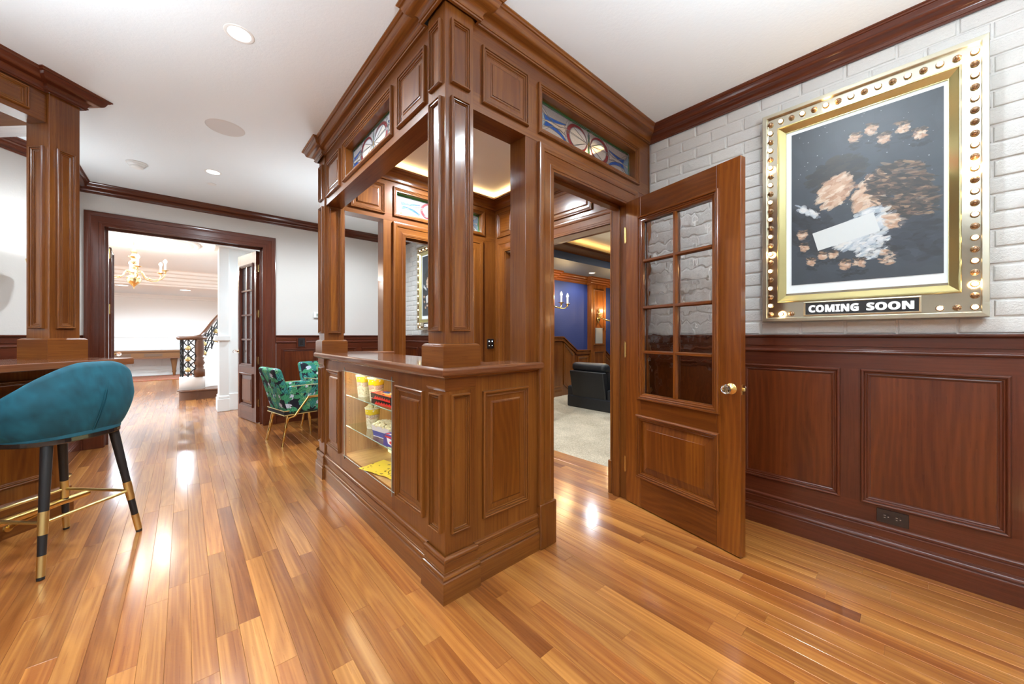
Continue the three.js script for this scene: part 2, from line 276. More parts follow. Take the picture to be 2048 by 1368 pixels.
// ---------------------------------------------------------------- walls of the lobby
{
  const right = struct('wall_right', 'white painted brick wall to the right of the wooden booth');
  const w = new G([0, 1, 0]);
  w.box(XR, 0, -1.7, 2.9, CEIL, 2.7, 0); w.box(XR, 2.165, -3.25, 2.9, CEIL, -1.7, 0); w.box(XR, 0, -6.1, 2.9, CEIL, -3.25, 0);
  add('mortar', w.geo(), M.mortar, right);
  const r = rng(77), list = [], bl = 0.201, bh = 0.0795;
  for (let k = -2; k < 18; k++) for (let j = -26; j < 22; j++) {
    const z0 = -1.198 + bl * j + (k % 2 ? 0.1 : 0), y1 = 2.638 - bh * k; let a = z0, b = z0 + bl;
    if (b > 2.65 || (b > ZR && a < ZN) || a < ZFAR) { if (a < ZN && b > ZN + 0.03) a = ZN + 0.001; else if (a < ZR && b > ZR) b = ZR; else continue; }
    if (y1 > CEIL) continue;
    const s = seen(XR, y1 - bh / 2, (a + b) / 2); let area = s ? 1 / s[2] ** 2 : 0;
    if (b < ZR && (!s || s[0] < 795 || s[0] > 862)) area = 0;
    list.push({ a, b, y0: y1 - bh, y1, area });
  }
  list.sort((p, q) => q.area - p.area);
  const rest = new G(), brick = (g, q) => {
    const j = () => (r() - 0.5) * 0.0048, t = 0.965 + 0.05 * r(), h = 0.0078 + (r() - 0.5) * 0.003; g.tone([t, t, t * (0.99 + 0.015 * r())]).shift();
    return g.rings([q.a + 0.0042 + j(), q.y0 + 0.004 + j(), q.b - 0.0042 + j(), q.y1 - 0.004 + j()], [[0, -0.004], [0.0006, h - 0.006], [0.0025, h - 0.002], [0.006, h], [0.012, h + 0.0006]], true);
  };
  for (const q of list) { if (q.area > 0) add('brick', brick(new G(), q).geo(faceMX(XR), 0.7), M.brick, right); else brick(rest, q); }
  add('brick_field', rest.geo(faceMX(XR)), M.brick, right).userData.kind = 'stuff';

  const far = struct('wall_far', 'off-white wall with a wide cased doorway to the foyer');
  const f = new G(); f.box(-0.98, 0, -6.07, -0.645, CEIL, ZFAR, 0); f.box(0.79, 0, -6.07, 2.9, CEIL, ZFAR, 0); f.box(-0.645, 2.385, -6.07, 0.79, CEIL, ZFAR, 0);
  add('plaster', f.geo(), M.wall, far);
  const l = struct('wall_left', 'off-white walls angled round the bar at the left');
  const lw = new G(); lw.box(-0.95, 0, -5.95, -0.83, CEIL, -5.24, 0);
  const a = [-0.83, -5.26], b = [-4.1, -1.32], dx = 0.77 * 0.12, dz = 0.64 * 0.12;
  lw.poly([[a[0], 0, a[1]], [a[0], CEIL, a[1]], [b[0], CEIL, b[1]], [b[0], 0, b[1]]]); lw.poly([[b[0] - dx, 0, b[1] - dz], [b[0] - dx, CEIL, b[1] - dz], [a[0] - dx, CEIL, a[1] - dz], [a[0] - dx, 0, a[1] - dz]]);
  lw.box(-4.22, 0, -1.5, -4.1, CEIL, 2.7, 0); add('plaster', lw.geo(), M.wall, l);
  structMesh('wall_back', plain(boxG(-4.2, 0, 2.58, 2.9, CEIL, 2.7, [0, 1, 0], 0)), M.wall, 'off-white wall behind the viewer');
}
// ---------------------------------------------------------------- panelling, baseboards, crowns
function wainscot(name, label, P, u0, u1, panels, { mat = M.trim, pm = M.trimPanel, cap = true } = {}) {
  const s = struct(name, label), g = new G([1, 0, 0]);
  g.box(u0, 0, -0.01, u1, 0.296, 0.001, 0); g.shift().box(u0, 1.019, -0.01, u1, 1.19, 0.001, 0); let at = u0;
  for (const [a, b] of panels) { if (a > at) g.grain([0, 1, 0]).tone(R(0.92, 1.1)).shift().box(at, 0.296, -0.01, a + 0.002, 1.019, 0.001, 0); at = b - 0.002; }
  if (u1 > at) g.box(at, 0.296, -0.01, u1, 1.019, 0.001, 0);
  add('frame', g.geo(P), mat, s);
  for (const [a, b] of panels) panel(s, P, [a, 0.295, b, 1.02], { mat: pm, mould: mat, rings: mouldRings.map(([d, z]) => [d * 1.15, z]) });
  return s;
}
{
  const wr = wainscot('trim_1', 'dark mahogany panelling below the white brick wall', faceMX(XR - 0.004), ZN, 2.58, [[-1.4, -0.888], [-0.806, -0.313], [-0.231, 0.262], [0.344, 0.837], [0.92, 1.41], [1.5, 1.99]]);
  add('cap_rail', new G([0, 0, 1]).sweep([[XR - 0.004, ZN], [XR - 0.004, 2.58]], capProf).geo(null, 0.5), M.trim, wr);
  structMesh('baseboard_right', new G([0, 0, 1]).sweep([[XR - 0.002, ZN], [XR - 0.002, 2.58]], baseProf).geo(null, 0.5), M.trim, 'tall moulded mahogany baseboard under the right wall panelling');
  const wr2 = wainscot('trim_2', 'dark mahogany panelling below the brick wall beyond the booth', faceMX(XR - 0.004), ZFAR, ZR, [[-5.8, -5.33], [-5.25, -4.76], [-4.68, -4.19], [-4.1, -3.6]]);
  const wf = wainscot('trim_3', 'mahogany panelling on the far wall beside the doorway', facePZ(ZFAR + 0.004), 0.94, XR, [[1.0, 1.43], [1.51, 2.0], [2.08, 2.66]]);
  add('cap_rail', new G().sweep([[0.935, ZFAR + 0.004], [XR - 0.004, ZFAR + 0.004], [XR - 0.004, ZR]], capProf).geo(null, 0.5), M.trim, wf);
  structMesh('baseboard_far', new G().sweep([[0.94, ZFAR + 0.002], [XR - 0.002, ZFAR + 0.002], [XR - 0.002, ZR]], baseProf).geo(null, 0.5), M.trim, 'moulded mahogany baseboard along the far wall');
  const wl = struct('trim_4', 'mahogany panelling along the angled walls behind the bar');
  const path = [[-4.1, -1.32], [-0.83, -5.26], [-0.83, ZFAR], [-0.79, ZFAR]].map(([x, z]) => [x, z]).reverse();
  const fwd = path.slice().reverse();
  add('cap_rail', new G().sweep(fwd, capProf).geo(null, 0.5), M.trim, wl);
  add('panelling', new G([0, 1, 0]).sweep(fwd, [[0.006, 0], [0.006, 1.15]], { caps: false }).geo(), M.trim, wl);
  add('baseboard', new G().sweep(fwd, baseProf.map(([o, y]) => [o + 0.006, y])).geo(null, 0.5), M.trim, wl);
  structMesh('trim_5', new G().sweep([[-4.1, 2.5], [-4.1, -1.32], [-0.83, -5.26], [-0.83, ZFAR], [XR - 0.01, ZFAR], [XR - 0.01, ZR + 0.02]], crownProf, { y: CEIL }).geo(null, 0.5), M.trim, 'dark mahogany crown moulding along the far and left walls');
  structMesh('trim_6', new G().sweep([[XR - 0.01, ZN - 0.02], [XR - 0.01, 2.58]], crownProf, { y: CEIL }).geo(null, 0.5), M.trim, 'dark mahogany crown moulding above the white brick wall');
  structMesh('trim_7', new G().sweep([[XR - 0.012, ZR], [1.046, ZR], [1.046, -3.53], [0.868, -3.53], [0.868, -3.345], [XF, -3.345], [XF, -1.612], [0.868, -1.612], [0.868, -1.427], [1.052, -1.427], [1.052, ZN], [XR - 0.012, ZN]], crownProf, { y: CEIL }).geo(null, 0.5), M.booth, 'brown crown moulding round the top of the wooden booth');
  // doorway to the foyer
  const dw = struct('trim_8', 'broad dark mahogany casing round the foyer doorway');
  const wide = casingProf.map(([d, z]) => [d * 1.09, z]);
  add('casing', casing(new G(), -0.645, 0.79, 2.385, wide).geo(facePZ(ZFAR), 0.5), M.trim, dw);
  const j = new G(); j.box(-0.66, 0, -6.08, -0.64, 2.39, ZFAR + 0.012); j.shift().box(0.785, 0, -6.08, 0.805, 2.39, ZFAR + 0.012); j.grain([1, 0, 0]).box(-0.64, 2.38, -6.08, 0.785, 2.4, ZFAR + 0.012);
  j.grain([0, 1, 0]).box(-0.645, 0, -6.02, -0.622, 2.385, -5.985); j.box(0.767, 0, -6.02, 0.79, 2.385, -5.985); j.grain([1, 0, 0]).box(-0.622, 2.362, -6.02, 0.767, 2.385, -5.985);
  add('jamb', j.geo(), M.trim, dw);
  for (const x of [-0.792, 0.79]) add('plinth_block', new G().box(x, 0, ZFAR, x + 0.148, 0.25, ZFAR + 0.034, 0.003).geo(), M.trim, dw);
}
// ---------------------------------------------------------------- the wooden booth: headers, side walls, posts
const glassPanes = {};
{
  // clear and coloured cathedral glass
  const tint = (r, g, b, rough = 0.22) => phy({ color: lin(r, g, b), transmission: 0.92, roughness: rough, ior: 1.5, thickness: 0, bumpMap: rep(speck, 6), bumpScale: 0.002 });
  Object.assign(glassPanes, { clear: tint(0.93, 0.94, 0.96, 0.42), cream: tint(0.95, 0.91, 0.83, 0.45), blue: tint(0.03, 0.24, 0.95), sky: tint(0.5, 0.75, 1), green: tint(0.1, 0.6, 0.16), leaf: tint(0.05, 0.22, 0.1), red: tint(0.55, 0.03, 0.05), amber: tint(0.95, 0.6, 0.12) });
}
// one leaded window, w x h, about its own centre, looking to +z
function stainedGlass(name, label, P, u0, u1, v0, v1) {
  const t = thing(name, label, 'stained glass', [0, 0, 0], undefined), w = u1 - u0, h = v1 - v0, cu = (u0 + u1) / 2, cv = (v0 + v1) / 2, S = THREE.Shape, lead = [];
  const base = V(cu, v0, 0).applyMatrix4(P); t.position.copy(base);
  const shape = (pts) => { const s = new S(); s.moveTo(...pts[0]); pts.slice(1).forEach((p) => s.lineTo(...p)); s.closePath(); return s; };
  const curve = (a, c, b, n = 10) => Array.from({ length: n + 1 }, (_, i) => { const k = i / n; return [(1 - k) ** 2 * a[0] + 2 * k * (1 - k) * c[0] + k * k * b[0], (1 - k) ** 2 * a[1] + 2 * k * (1 - k) * c[1] + k * k * b[1]]; });
  const pane = (pts, mat, layer = 0, holes = []) => {
    const s = shape(pts); for (const hpts of holes) { s.holes.push(new THREE.Path(hpts.map((p) => new THREE.Vector2(...p)))); lead.push(hpts.concat([hpts[0]])); }
    const g = new THREE.ShapeGeometry(s, 6); g.translate(cu, cv, layer * 0.0006); g.applyMatrix4(P); lead.push(pts.concat([pts[0]])); add('glass_pane', g, mat, t);
  };
  const e = 0.017, X = w / 2, Y = h / 2, gp = glassPanes;
  for (const s of [-1, 1]) {                                            // green border
    pane([[s * X, -Y], [s * (X - e), -Y + e], [s * (X - e), Y - e], [s * X, Y]], gp.green);
    pane([[0, -s * Y], [0, -s * (Y - e)], [X - e, -s * (Y - e)], [X, -s * Y]], gp.green); pane([[0, -s * Y], [0, -s * (Y - e)], [-X + e, -s * (Y - e)], [-X, -s * Y]], gp.green);
  }
  const ix = X - e, iy = Y - e, rx = 0.125, ell = (cx, a, b, n = 26) => Array.from({ length: n }, (_, i) => [cx + a * Math.cos(i / n * 2 * Math.PI), b * Math.sin(i / n * 2 * Math.PI)]);
  for (const s of [-1, 1]) {
    const m = (pts) => pts.map(([x, y]) => [s * x, y]);
    // clear ground, cut in four by the curved leads
    pane(m([[0, 0], [0, iy], [0.2, iy], [0.24, 0.02]]), gp.clear); pane(m([[0, 0], [0.24, 0.02], [0.24, -0.02], [0.2, -iy], [0, -iy]]), gp.clear);
    pane(m([[0.2, iy], [0.24, 0.02], [0.36, 0.012], [ix, iy]]), gp.clear); pane(m([[0.2, -iy], [0.24, -0.02], [0.36, -0.012], [ix, -iy]]), gp.clear);
    pane(m([[0.24, 0.02], [0.36, 0.012], [ix, iy], [ix, -iy], [0.36, -0.012], [0.24, -0.02]]), gp.cream);
    // blue ribbons
    pane(m([...curve([0.235, 0.048], [0.34, 0.03], [0.44, 0.036]), ...curve([0.43, 0.006], [0.34, 0.012], [0.235, 0.04])]), gp.blue, 1);
    pane(m([...curve([0.235, -0.056], [0.3, 0.0], [0.425, -0.004]), ...curve([0.44, -0.032], [0.32, -0.022], [0.25, -0.062])]), gp.blue, 1);
    pane(m([...curve([0.44, 0.036], [0.462, 0.04], [ix, iy]), ...curve([ix, 0.01], [0.45, -0.004], [0.43, 0.006])]), gp.sky, 1);
    pane(m([...curve([0.425, -0.004], [0.455, -0.004], [ix, -0.02]), ...curve([ix, -iy], [0.46, -0.05], [0.44, -0.032])]), gp.sky, 1);
    pane(ell(0, 0.008, 0.008, 8).map(([x, y]) => [s * 0.44 + x, y - iy + 0.01]), gp.amber, 2);
    // red ring with three clear petals inside
    pane(ell(s * rx, 0.108, iy * 0.99), gp.red, 1, [ell(s * (rx - 0.012), 0.09, iy * 0.78)]);
    const pet = (a0, a1) => [[s * 0.02, 0], ...Array.from({ length: 7 }, (_, i) => { const a = (a0 + (a1 - a0) * i / 6) * Math.PI / 180; return [s * (rx - 0.012 + 0.088 * Math.cos(a)), iy * 0.76 * Math.sin(a)]; })];
    pane(pet(170, 60), gp.clear, 2); pane(pet(60, -60), gp.cream, 2); pane(pet(-60, -170), gp.clear, 2);
    pane(ell(s * 0.218, 0.008, 0.012, 8).map(([x, y]) => [x, y + 0.008]), gp.amber, 2);
  }
  pane([...curve([0, iy], [0.022, 0], [0, -iy]), ...curve([0, -iy], [-0.022, 0], [0, iy]).slice(1, -1)], gp.leaf, 3); pane([[0, 0.02], [0.014, 0], [0, -0.02], [-0.014, 0]], gp.amber, 4);
  const cames = lead.map((pts) => tube(pts.map(([x, y]) => [x + cu, y + cv, 0.001]), 0.0017, Math.max(8, pts.length * 2), 4).applyMatrix4(P));
  add('lead_came', merged(cames), std({ color: lin(0.16, 0.16, 0.17), metalness: 0.8, roughness: 0.45 }), t);
  return t;
}
// a wall with a hole for a window, in local plane coordinates: u0..u1, v0..v1, depth -d..0
function holed(g, u0, u1, v0, v1, d, [a0, a1, b0, b1]) {
  g.grain([1, 0, 0]); g.box(u0, b1, -d, u1, v1, 0, 0); g.shift().box(u0, v0, -d, u1, b0, 0, 0); g.grain([0, 1, 0]).shift().box(u0, b0, -d, a0, b1, 0, 0); g.shift().box(a1, b0, -d, u1, b1, 0, 0); return g;
}
const PY = [2.345, 2.63], frameRings = [...mouldRings.slice(0, -1), [0.036, -0.004], [0.0362, -0.05]];
const mirrorX = (r) => [-r[2], r[1], -r[0], r[3]];
function boothSide(label, zOut, zIn, near) {
  const s = struct('wall_booth', label), out = near ? facePZ(zOut) : faceMZ(zOut), inn = near ? faceMZ(zIn) : facePZ(zIn), k = near ? 1 : -1;
  const d = Math.abs(zOut - zIn), g = new G();
  const span = (a, b) => near ? [a, b] : [-b, -a], [u0, u1] = span(1.037, XR - 0.006), [h0, h1] = span(1.528, 2.548);
  holed(g, u0, u1, 2.297, CEIL - 0.002, d, [h0, h1, 2.385, 2.592]);
  add('header', g.geo(out), M.booth, s);
  const j = new G(); let [a, b] = span(1.395, 1.613); j.box(a, 1.02, -d, b, 2.297, 0, 0.002); [a, b] = span(1.491, 1.613); j.box(a, 0, -d, b, 1.02, 0, 0); [a, b] = span(2.425, XR - 0.006); j.shift().box(a, 0, -d, b, 2.297, 0, 0.002); [a, b] = span(1.613, 2.425); j.grain([1, 0, 0]).shift().box(a, 2.165, -d, b, 2.297, 0, 0);
  add('jamb', j.geo(out), M.booth, s);
  const st = new G(); [a, b] = span(1.6, 1.626); st.box(a, 0, -d + 0.02, b, 2.165, -0.055); [a, b] = span(2.412, 2.438); st.box(a, 0, -d + 0.02, b, 2.165, -0.055); [a, b] = span(1.6, 2.43); st.grain([1, 0, 0]).box(a, 2.14, -d + 0.02, b, 2.166, -0.055);
  add('door_stop', st.geo(out), M.booth, s);
  for (const [P, m] of [[out, near], [inn, !near]]) {
    const r = (q) => m ? q : mirrorX(q);
    panel(s, P, r([1.093, PY[0], 1.409, PY[1]]), { raised: true });
    add('window_moulding', new G().rings(r([1.49, PY[0], 2.585, PY[1]]), frameRings).geo(P, 0.5), M.booth, s);
    const [c0, c1] = m ? [1.613, 2.425] : [-2.425, -1.613], cg = new G(); casing(cg, c0, c1, 2.16, casingProf, 0.24); add('casing', cg.geo(P, 0.5), M.booth, s);
    for (const [x0, x1] of [[1.483, 1.615], [2.423, 2.557]]) { const [p0, p1] = m ? [x0, x1] : [-x1, -x0]; add('plinth_block', new G().box(p0, 0, 0, p1, 0.252, 0.032, 0.004).geo(P), M.booth, s); }
  }
  return s;
}
const wallNear = boothSide('near side of the wooden booth with raised panels above the door', ZN, ZNI, true);
const wallRear = boothSide('rear side of the wooden booth, seen through its openings', ZR, ZRI, false);
stainedGlass('stained_glass_window', 'long stained glass transom above the open panelled door', facePZ(ZN - 0.055), 1.528, 2.548, 2.385, 2.592);
stainedGlass('stained_glass_window', 'brightly lit stained glass transom inside the booth above its rear doorway', facePZ(ZRI - 0.055), 1.528, 2.548, 2.385, 2.592);
{
  const s = struct('wall_booth', 'front header of the wooden booth above the display counter'), P = faceMX(XF), d = XFI - XF, g = new G();
  holed(g, -3.361, -1.597, 2.297, CEIL - 0.002, d, [-2.852, -2.056, 2.385, 2.59]); add('header', g.geo(P), M.booth, s);
  panel(s, P, [-1.945, PY[0], -1.632, PY[1]], { raised: true }); panel(s, P, [-3.305, PY[0], -2.965, PY[1]], { raised: true });
  add('window_moulding', new G().rings([-2.888, PY[0], -2.02, PY[1]], frameRings).geo(P, 0.5), M.booth, s);
  const Q = facePX(XFI); panel(s, Q, [1.632, PY[0], 1.945, PY[1]], { raised: true }); panel(s, Q, [2.965, PY[0], 3.305, PY[1]], { raised: true });
  add('window_moulding', new G().rings([2.02, PY[0], 2.888, PY[1]], frameRings).geo(Q, 0.5), M.booth, s);
  stainedGlass('stained_glass_window', 'stained glass transom above the lit display counter', faceMX(XF + 0.055), -2.852, -2.056, 2.385, 2.59);
}
{ // the brick wall's inner face inside the booth is panelled, with a cased opening to the theatre
  const s = struct('wall_booth', 'panelled inner wall of the booth with a cased opening to the theatre'), P = faceMX(2.752), g = new G([1, 0, 0]);
  g.box(ZRI - 0.01, 2.165, -0.012, ZNI + 0.01, CEIL - 0.002, 0, 0); g.grain([0, 1, 0]).shift().box(ZRI - 0.01, 0, -0.012, -3.2, 2.165, 0, 0); g.shift().box(-1.76, 0, -0.012, ZNI + 0.01, 2.165, 0, 0); add('panelling', g.geo(P), M.booth, s);
  for (const r of [[-3.338, -3.06], [-2.97, -1.99], [-1.9, -1.622]]) panel(s, P, [r[0], PY[0] - 0.005, r[1], PY[1]], { raised: true, grain: [1, 0, 0] });
  add('casing', casing(new G(), -3.2, -1.76, 2.168, casingProf).geo(P, 0.5), M.booth, s);
  const j = new G(); j.box(2.752, 0, -3.22, 2.95, 2.17, -3.196); j.shift().box(2.752, 0, -1.764, 2.95, 2.17, -1.74); j.grain([0, 0, 1]).box(2.752, 2.166, -3.22, 2.95, 2.19, -1.74); add('jamb', j.geo(), M.booth, s);
  // inner crown with a hidden warm light cove on its ledge
  const prof = [[0, 2.672], [0.014, 2.672], [0.018, 2.68], [0.018, 2.69], ...arc(0.075, 2.69, 0.055, 180, 110, 5), [0.075, 2.742], [0.1, 2.744], [0.105, 2.75], [0.12, 2.752], [0.12, 2.766], [0.112, 2.766], [0.11, 2.756], [0, 2.756]];
  structMesh('trim_9', new G().sweep([[XFI, ZRI], [2.752, ZRI], [2.752, ZNI], [XFI, ZNI]], prof, { closed: true }).geo(null, 0.5), M.booth, 'inner crown of the booth with a warm light cove');
  const cove = thing('cove_light', 'warm light strip hidden on the crown ledge inside the booth', 'light', [1.9, 2.757, -2.48]);
  const glow = std({ color: 0x000000, emissive: lin(1, 0.66, 0.27), emissiveIntensity: 5 });
  for (const [x0, z0, x1, z1] of [[1.06, ZRI + 0.085, 2.69, ZRI + 0.1], [1.06, ZNI - 0.1, 2.69, ZNI - 0.085], [2.652, -3.28, 2.667, -1.68], [1.105, -3.28, 1.12, -1.68]]) {
    add('light_strip', plain(boxG(x0, 2.757, z0, x1, 2.763, z1)), glow, cove);
    const a = new THREE.RectAreaLight(0xffd18c, LIGHT.cove, Math.max(x1 - x0, 0.015), Math.max(z1 - z0, 0.015)); a.position.set((x0 + x1) / 2, 2.766, (z0 + z1) / 2); a.rotation.x = Math.PI / 2; scene.add(a);
  }
}
// ---------------------------------------------------------------- posts standing on the counter
{
  const post = thing('wooden_post', 'square panelled wooden post at the near corner of the booth counter', 'post', [0.96, 1.055, -1.519]);
  const g = new G(); g.box(0.882, 1.055, -1.597, 1.038, CEIL - 0.001, -1.441, 0.002); add('shaft', g.geo(), M.booth, post);
  const b = new G([1, 0, 0], 0.95), q = [[0.858, -1.617], [0.858, -1.418], [1.062, -1.418], [1.062, -1.617]];
  b.sweep(q, [[0, 1.055], [0, 1.152], [-0.003, 1.154], [-0.003, 1.157], [-0.012, 1.163], [-0.024, 1.165]], { closed: true }); add('plinth_block', b.geo(null, 0.3), M.booth, post);
  for (const [P, c, flip] of [[faceMX(0.882), -1.519, 1], [facePX(1.038), -1.519, -1], [facePZ(-1.441), 0.96, 1], [faceMZ(-1.597), 0.96, -1]]) {
    const u = c * flip; for (const [y0, y1] of [[1.22, 2.297], [2.355, 2.65]]) panel(post, P, [u - 0.0515, y0, u + 0.0515, y1], { rings: narrowRings });
  }
  copy(post, 'square panelled wooden post at the far corner of the booth counter', [0.96, 1.055, -3.438]);
}
// ---------------------------------------------------------------- display counter and its top
{
  const c = thing('display_counter', 'panelled wooden counter with a lit glass display of popcorn', 'counter', [1.1, 0, -2.48]);
  const P = faceMX(XF), f = new G([0, 1, 0]);
  f.box(-3.49, 0, -0.012, -2.872, 1.012, 0, 0); f.shift().box(-2.04, 0, -0.012, -1.46, 1.012, 0, 0); f.grain([1, 0, 0]).shift().box(-2.872, 0, -0.012, -2.04, 0.309, 0, 0); f.shift().box(-2.872, 0.936, -0.012, -2.04, 1.012, 0, 0);
  const S = facePZ(ZN); f.grain([0, 1, 0]); add('front_board', f.geo(P), M.booth, c);
  add('side_board', new G().box(XF, 0, -0.128, 1.49, 1.012, 0, 0).geo(S), M.booth, c); add('rear_board', new G().box(-1.49, 0, -0.128, -XF, 1.012, 0, 0).geo(faceMZ(ZR)), M.booth, c);
  const inside = new G(); inside.box(1.19, 0, -3.38, 1.21, 1.012, -1.58, 0); add('back_board', inside.geo(), M.booth, c);
  panel(c, P, [-1.97, 0.298, -1.65, 0.926], { raised: true }); panel(c, P, [-3.3, 0.298, -2.975, 0.926], { raised: true });
  panel(c, S, [1.098, 0.298, 1.408, 0.926], { raised: true }); panel(c, faceMZ(ZR), [-1.408, 0.298, -1.098, 0.926], { raised: true });
  for (const z of [-1.519, -3.438]) {
    const d = 0.078, p = add('pedestal', new G().box(0.882, 0, z - d, 1.038, 1.012, z + d, 0.002).geo(), M.booth, c);
    panelOn(p, faceMX(0.882), [z - 0.0515, 0.295, z + 0.0515, 0.93]);
    if (z > -2) panelOn(p, facePZ(z + d), [0.9085, 0.295, 1.0115, 0.93]); else panelOn(p, faceMZ(z - d), [-1.0115, 0.295, -0.9085, 0.93]);
    const k = new G([1, 0, 0], 1.05); k.sweep([[0.882, z - d], [0.882, z + d], [1.038, z + d], [1.038, z - d]], [[0, 0.945], [0.006, 0.955], [0.008, 0.96], [0.008, 1.012]], { closed: true }); add('pedestal_cap', k.geo(), M.booth, p);
  }
  function panelOn(p, P, r) { add('panel_moulding', new G().rings(r, narrowRings, true).geo(P, 0.5), M.booth, p); }
  add('base_moulding', new G().sweep([[1.485, ZR], [1.043, ZR], [1.043, -3.522], [0.877, -3.522], [0.877, -3.354], [XF, -3.354], [XF, -1.603], [0.877, -1.603], [0.877, -1.436], [1.043, -1.436], [1.043, ZN], [1.485, ZN]], baseProf).geo(null, 0.5), M.booth, c);
  // display case
  const box = new G([1, 0, 0]), mz0 = -2.945, mz1 = -1.965; box.box(0.905, 0.285, mz0, 1.19, 0.305, mz1, 0); box.box(0.905, 0.952, mz0, 1.19, 0.965, mz1, 0); box.grain([0, 1, 0]); box.box(1.178, 0.305, mz0, 1.19, 0.952, mz1, 0); box.box(0.905, 0.305, mz0 - 0.012, 1.19, 0.952, mz0, 0); box.box(0.905, 0.305, mz1, 1.19, 0.952, mz1 + 0.012, 0);
  const cs = add('display_case', box.geo(), M.maple, c);
  const sh = new THREE.Shape(), r = 0.012, [a0, b0, a1, b1] = [-2.874, 0.306, -2.036, 0.939]; sh.moveTo(a0 + r, b0); sh.lineTo(a1 - r, b0); sh.quadraticCurveTo(a1, b0, a1, b0 + r); sh.lineTo(a1, b1 - r); sh.quadraticCurveTo(a1, b1, a1 - r, b1); sh.lineTo(a0 + r, b1); sh.quadraticCurveTo(a0, b1, a0, b1 - r); sh.lineTo(a0, b0 + r); sh.quadraticCurveTo(a0, b0, a0 + r, b0);
  add('glass_front', new THREE.ShapeGeometry(sh).translate(0, 0, 0.003).applyMatrix4(P), M.glass, cs);
  const rim = sh.getPoints(6).map((p) => [p.x, p.y, 0.002]); add('glass_edge', tube(rim, 0.0026, 90, 6, true).applyMatrix4(P), std({ color: lin(0.5, 0.56, 0.53), metalness: 0.6, roughness: 0.25 }), cs);
  for (const y of [0.752, 0.519]) { const s = add('glass_shelf', plain(boxG(0.925, y - 0.006, mz0 + 0.002, 1.176, y, mz1 - 0.002)), M.shelfGlass, c); add('shelf_edge', plain(boxG(0.922, y - 0.006, mz0 + 0.002, 0.925, y, mz1 - 0.002)), std({ color: lin(0.25, 0.42, 0.36), roughness: 0.15 }), s); }
  const pins = []; for (const x of [0.95, 1.13]) for (let k = 0; k < 17; k++) pins.push(moved(new THREE.CylinderGeometry(0.0022, 0.0022, 0.001, 6).rotateX(Math.PI / 2), x, 0.36 + k * 0.032, mz0 + 0.0006)); add('pin_hole', merged(pins), M.iron, cs).userData.kind = 'stuff';
  // light strips at the front of the case
  const glow = std({ color: 0x000000, emissive: lin(1, 0.93, 0.68), emissiveIntensity: 6 });
  add('light_strip', plain(boxG(0.91, 0.944, -2.9, 0.925, 0.951, -2.01)), glow, c); add('light_strip', plain(boxG(0.908, 0.33, mz0 + 0.001, 0.916, 0.93, mz0 + 0.006)), glow, c); add('light_strip', plain(boxG(0.908, 0.33, mz1 - 0.006, 0.916, 0.93, mz1 - 0.001)), glow, c);
  add('yellow_back_strip', plain(boxG(1.172, 0.307, -2.75, 1.177, 0.40, -1.99)), std({ color: 0x000000, emissive: lin(1, 0.93, 0.45), emissiveIntensity: 0.95 }), c);  // bright yellow strip low on the case back, glowing by itself
  const L = (w, h, p, t, k = 1) => { const a = new THREE.RectAreaLight(0xffedb8, LIGHT.case * k, w, h); a.position.set(...p); a.lookAt(...t); scene.add(a); };
  L(0.88, 0.014, [0.918, 0.942, -2.45], [1.02, 0.4, -2.45]); L(0.014, 0.58, [0.914, 0.63, mz0 + 0.008], [1.05, 0.63, -2.4], 0.8); L(0.014, 0.58, [0.914, 0.63, mz1 - 0.008], [1.05, 0.63, -2.4], 0.8);

  // the top: one U-shaped slab with a rounded edge
  const s = new THREE.Shape(); [[1.49, 1.406], [0.846, 1.406], [0.846, 3.551], [1.49, 3.551], [1.49, 3.345], [1.23, 3.345], [1.23, 1.612], [1.49, 1.612]].forEach(([x, y], i) => (i ? s.lineTo(x - (x > 1.4 ? 0.014 : x > 1.2 ? -0.01 : -0.014), y + (y < 1.5 ? 0.012 : y > 3.5 ? -0.012 : y > 3 ? 0.01 : -0.01)) : s.moveTo(1.476, 1.418)));
  const e = new THREE.ExtrudeGeometry(s, { depth: 0.014, bevelEnabled: true, bevelThickness: 0.013, bevelSize: 0.014, bevelSegments: 4, curveSegments: 2 }); e.rotateX(-Math.PI / 2); e.translate(0, 1.0285, 0);
  // u, v in metres with the grain along the front
  const pos = e.attributes.position, uv = e.attributes.uv, nor = e.attributes.normal; const col = new Float32Array(pos.count * 3).fill(1);
  for (let i = 0; i < pos.count; i++) { const x = pos.getX(i), y = pos.getY(i), z = pos.getZ(i), nz = Math.abs(nor.getZ(i)); nz > 0.6 ? uv.setXY(i, y, x) : uv.setXY(i, x + y, z); }
  e.setAttribute('color', new THREE.BufferAttribute(col, 3));
  const top = thing('countertop', 'glossy U-shaped wooden countertop on the booth counter', 'countertop', [1.1, 1.015, -2.48]); add('slab', e, M.top, top);
  const cove2 = new G().sweep([[1.49, ZR], [0.882, ZR - 0.011], [0.882, ZN + 0.011], [1.49, ZN]], [[0, 1.0], [0.012, 1.008], [0.016, 1.0155]]); add('edge_moulding', cove2.geo(), M.booth, top);
}
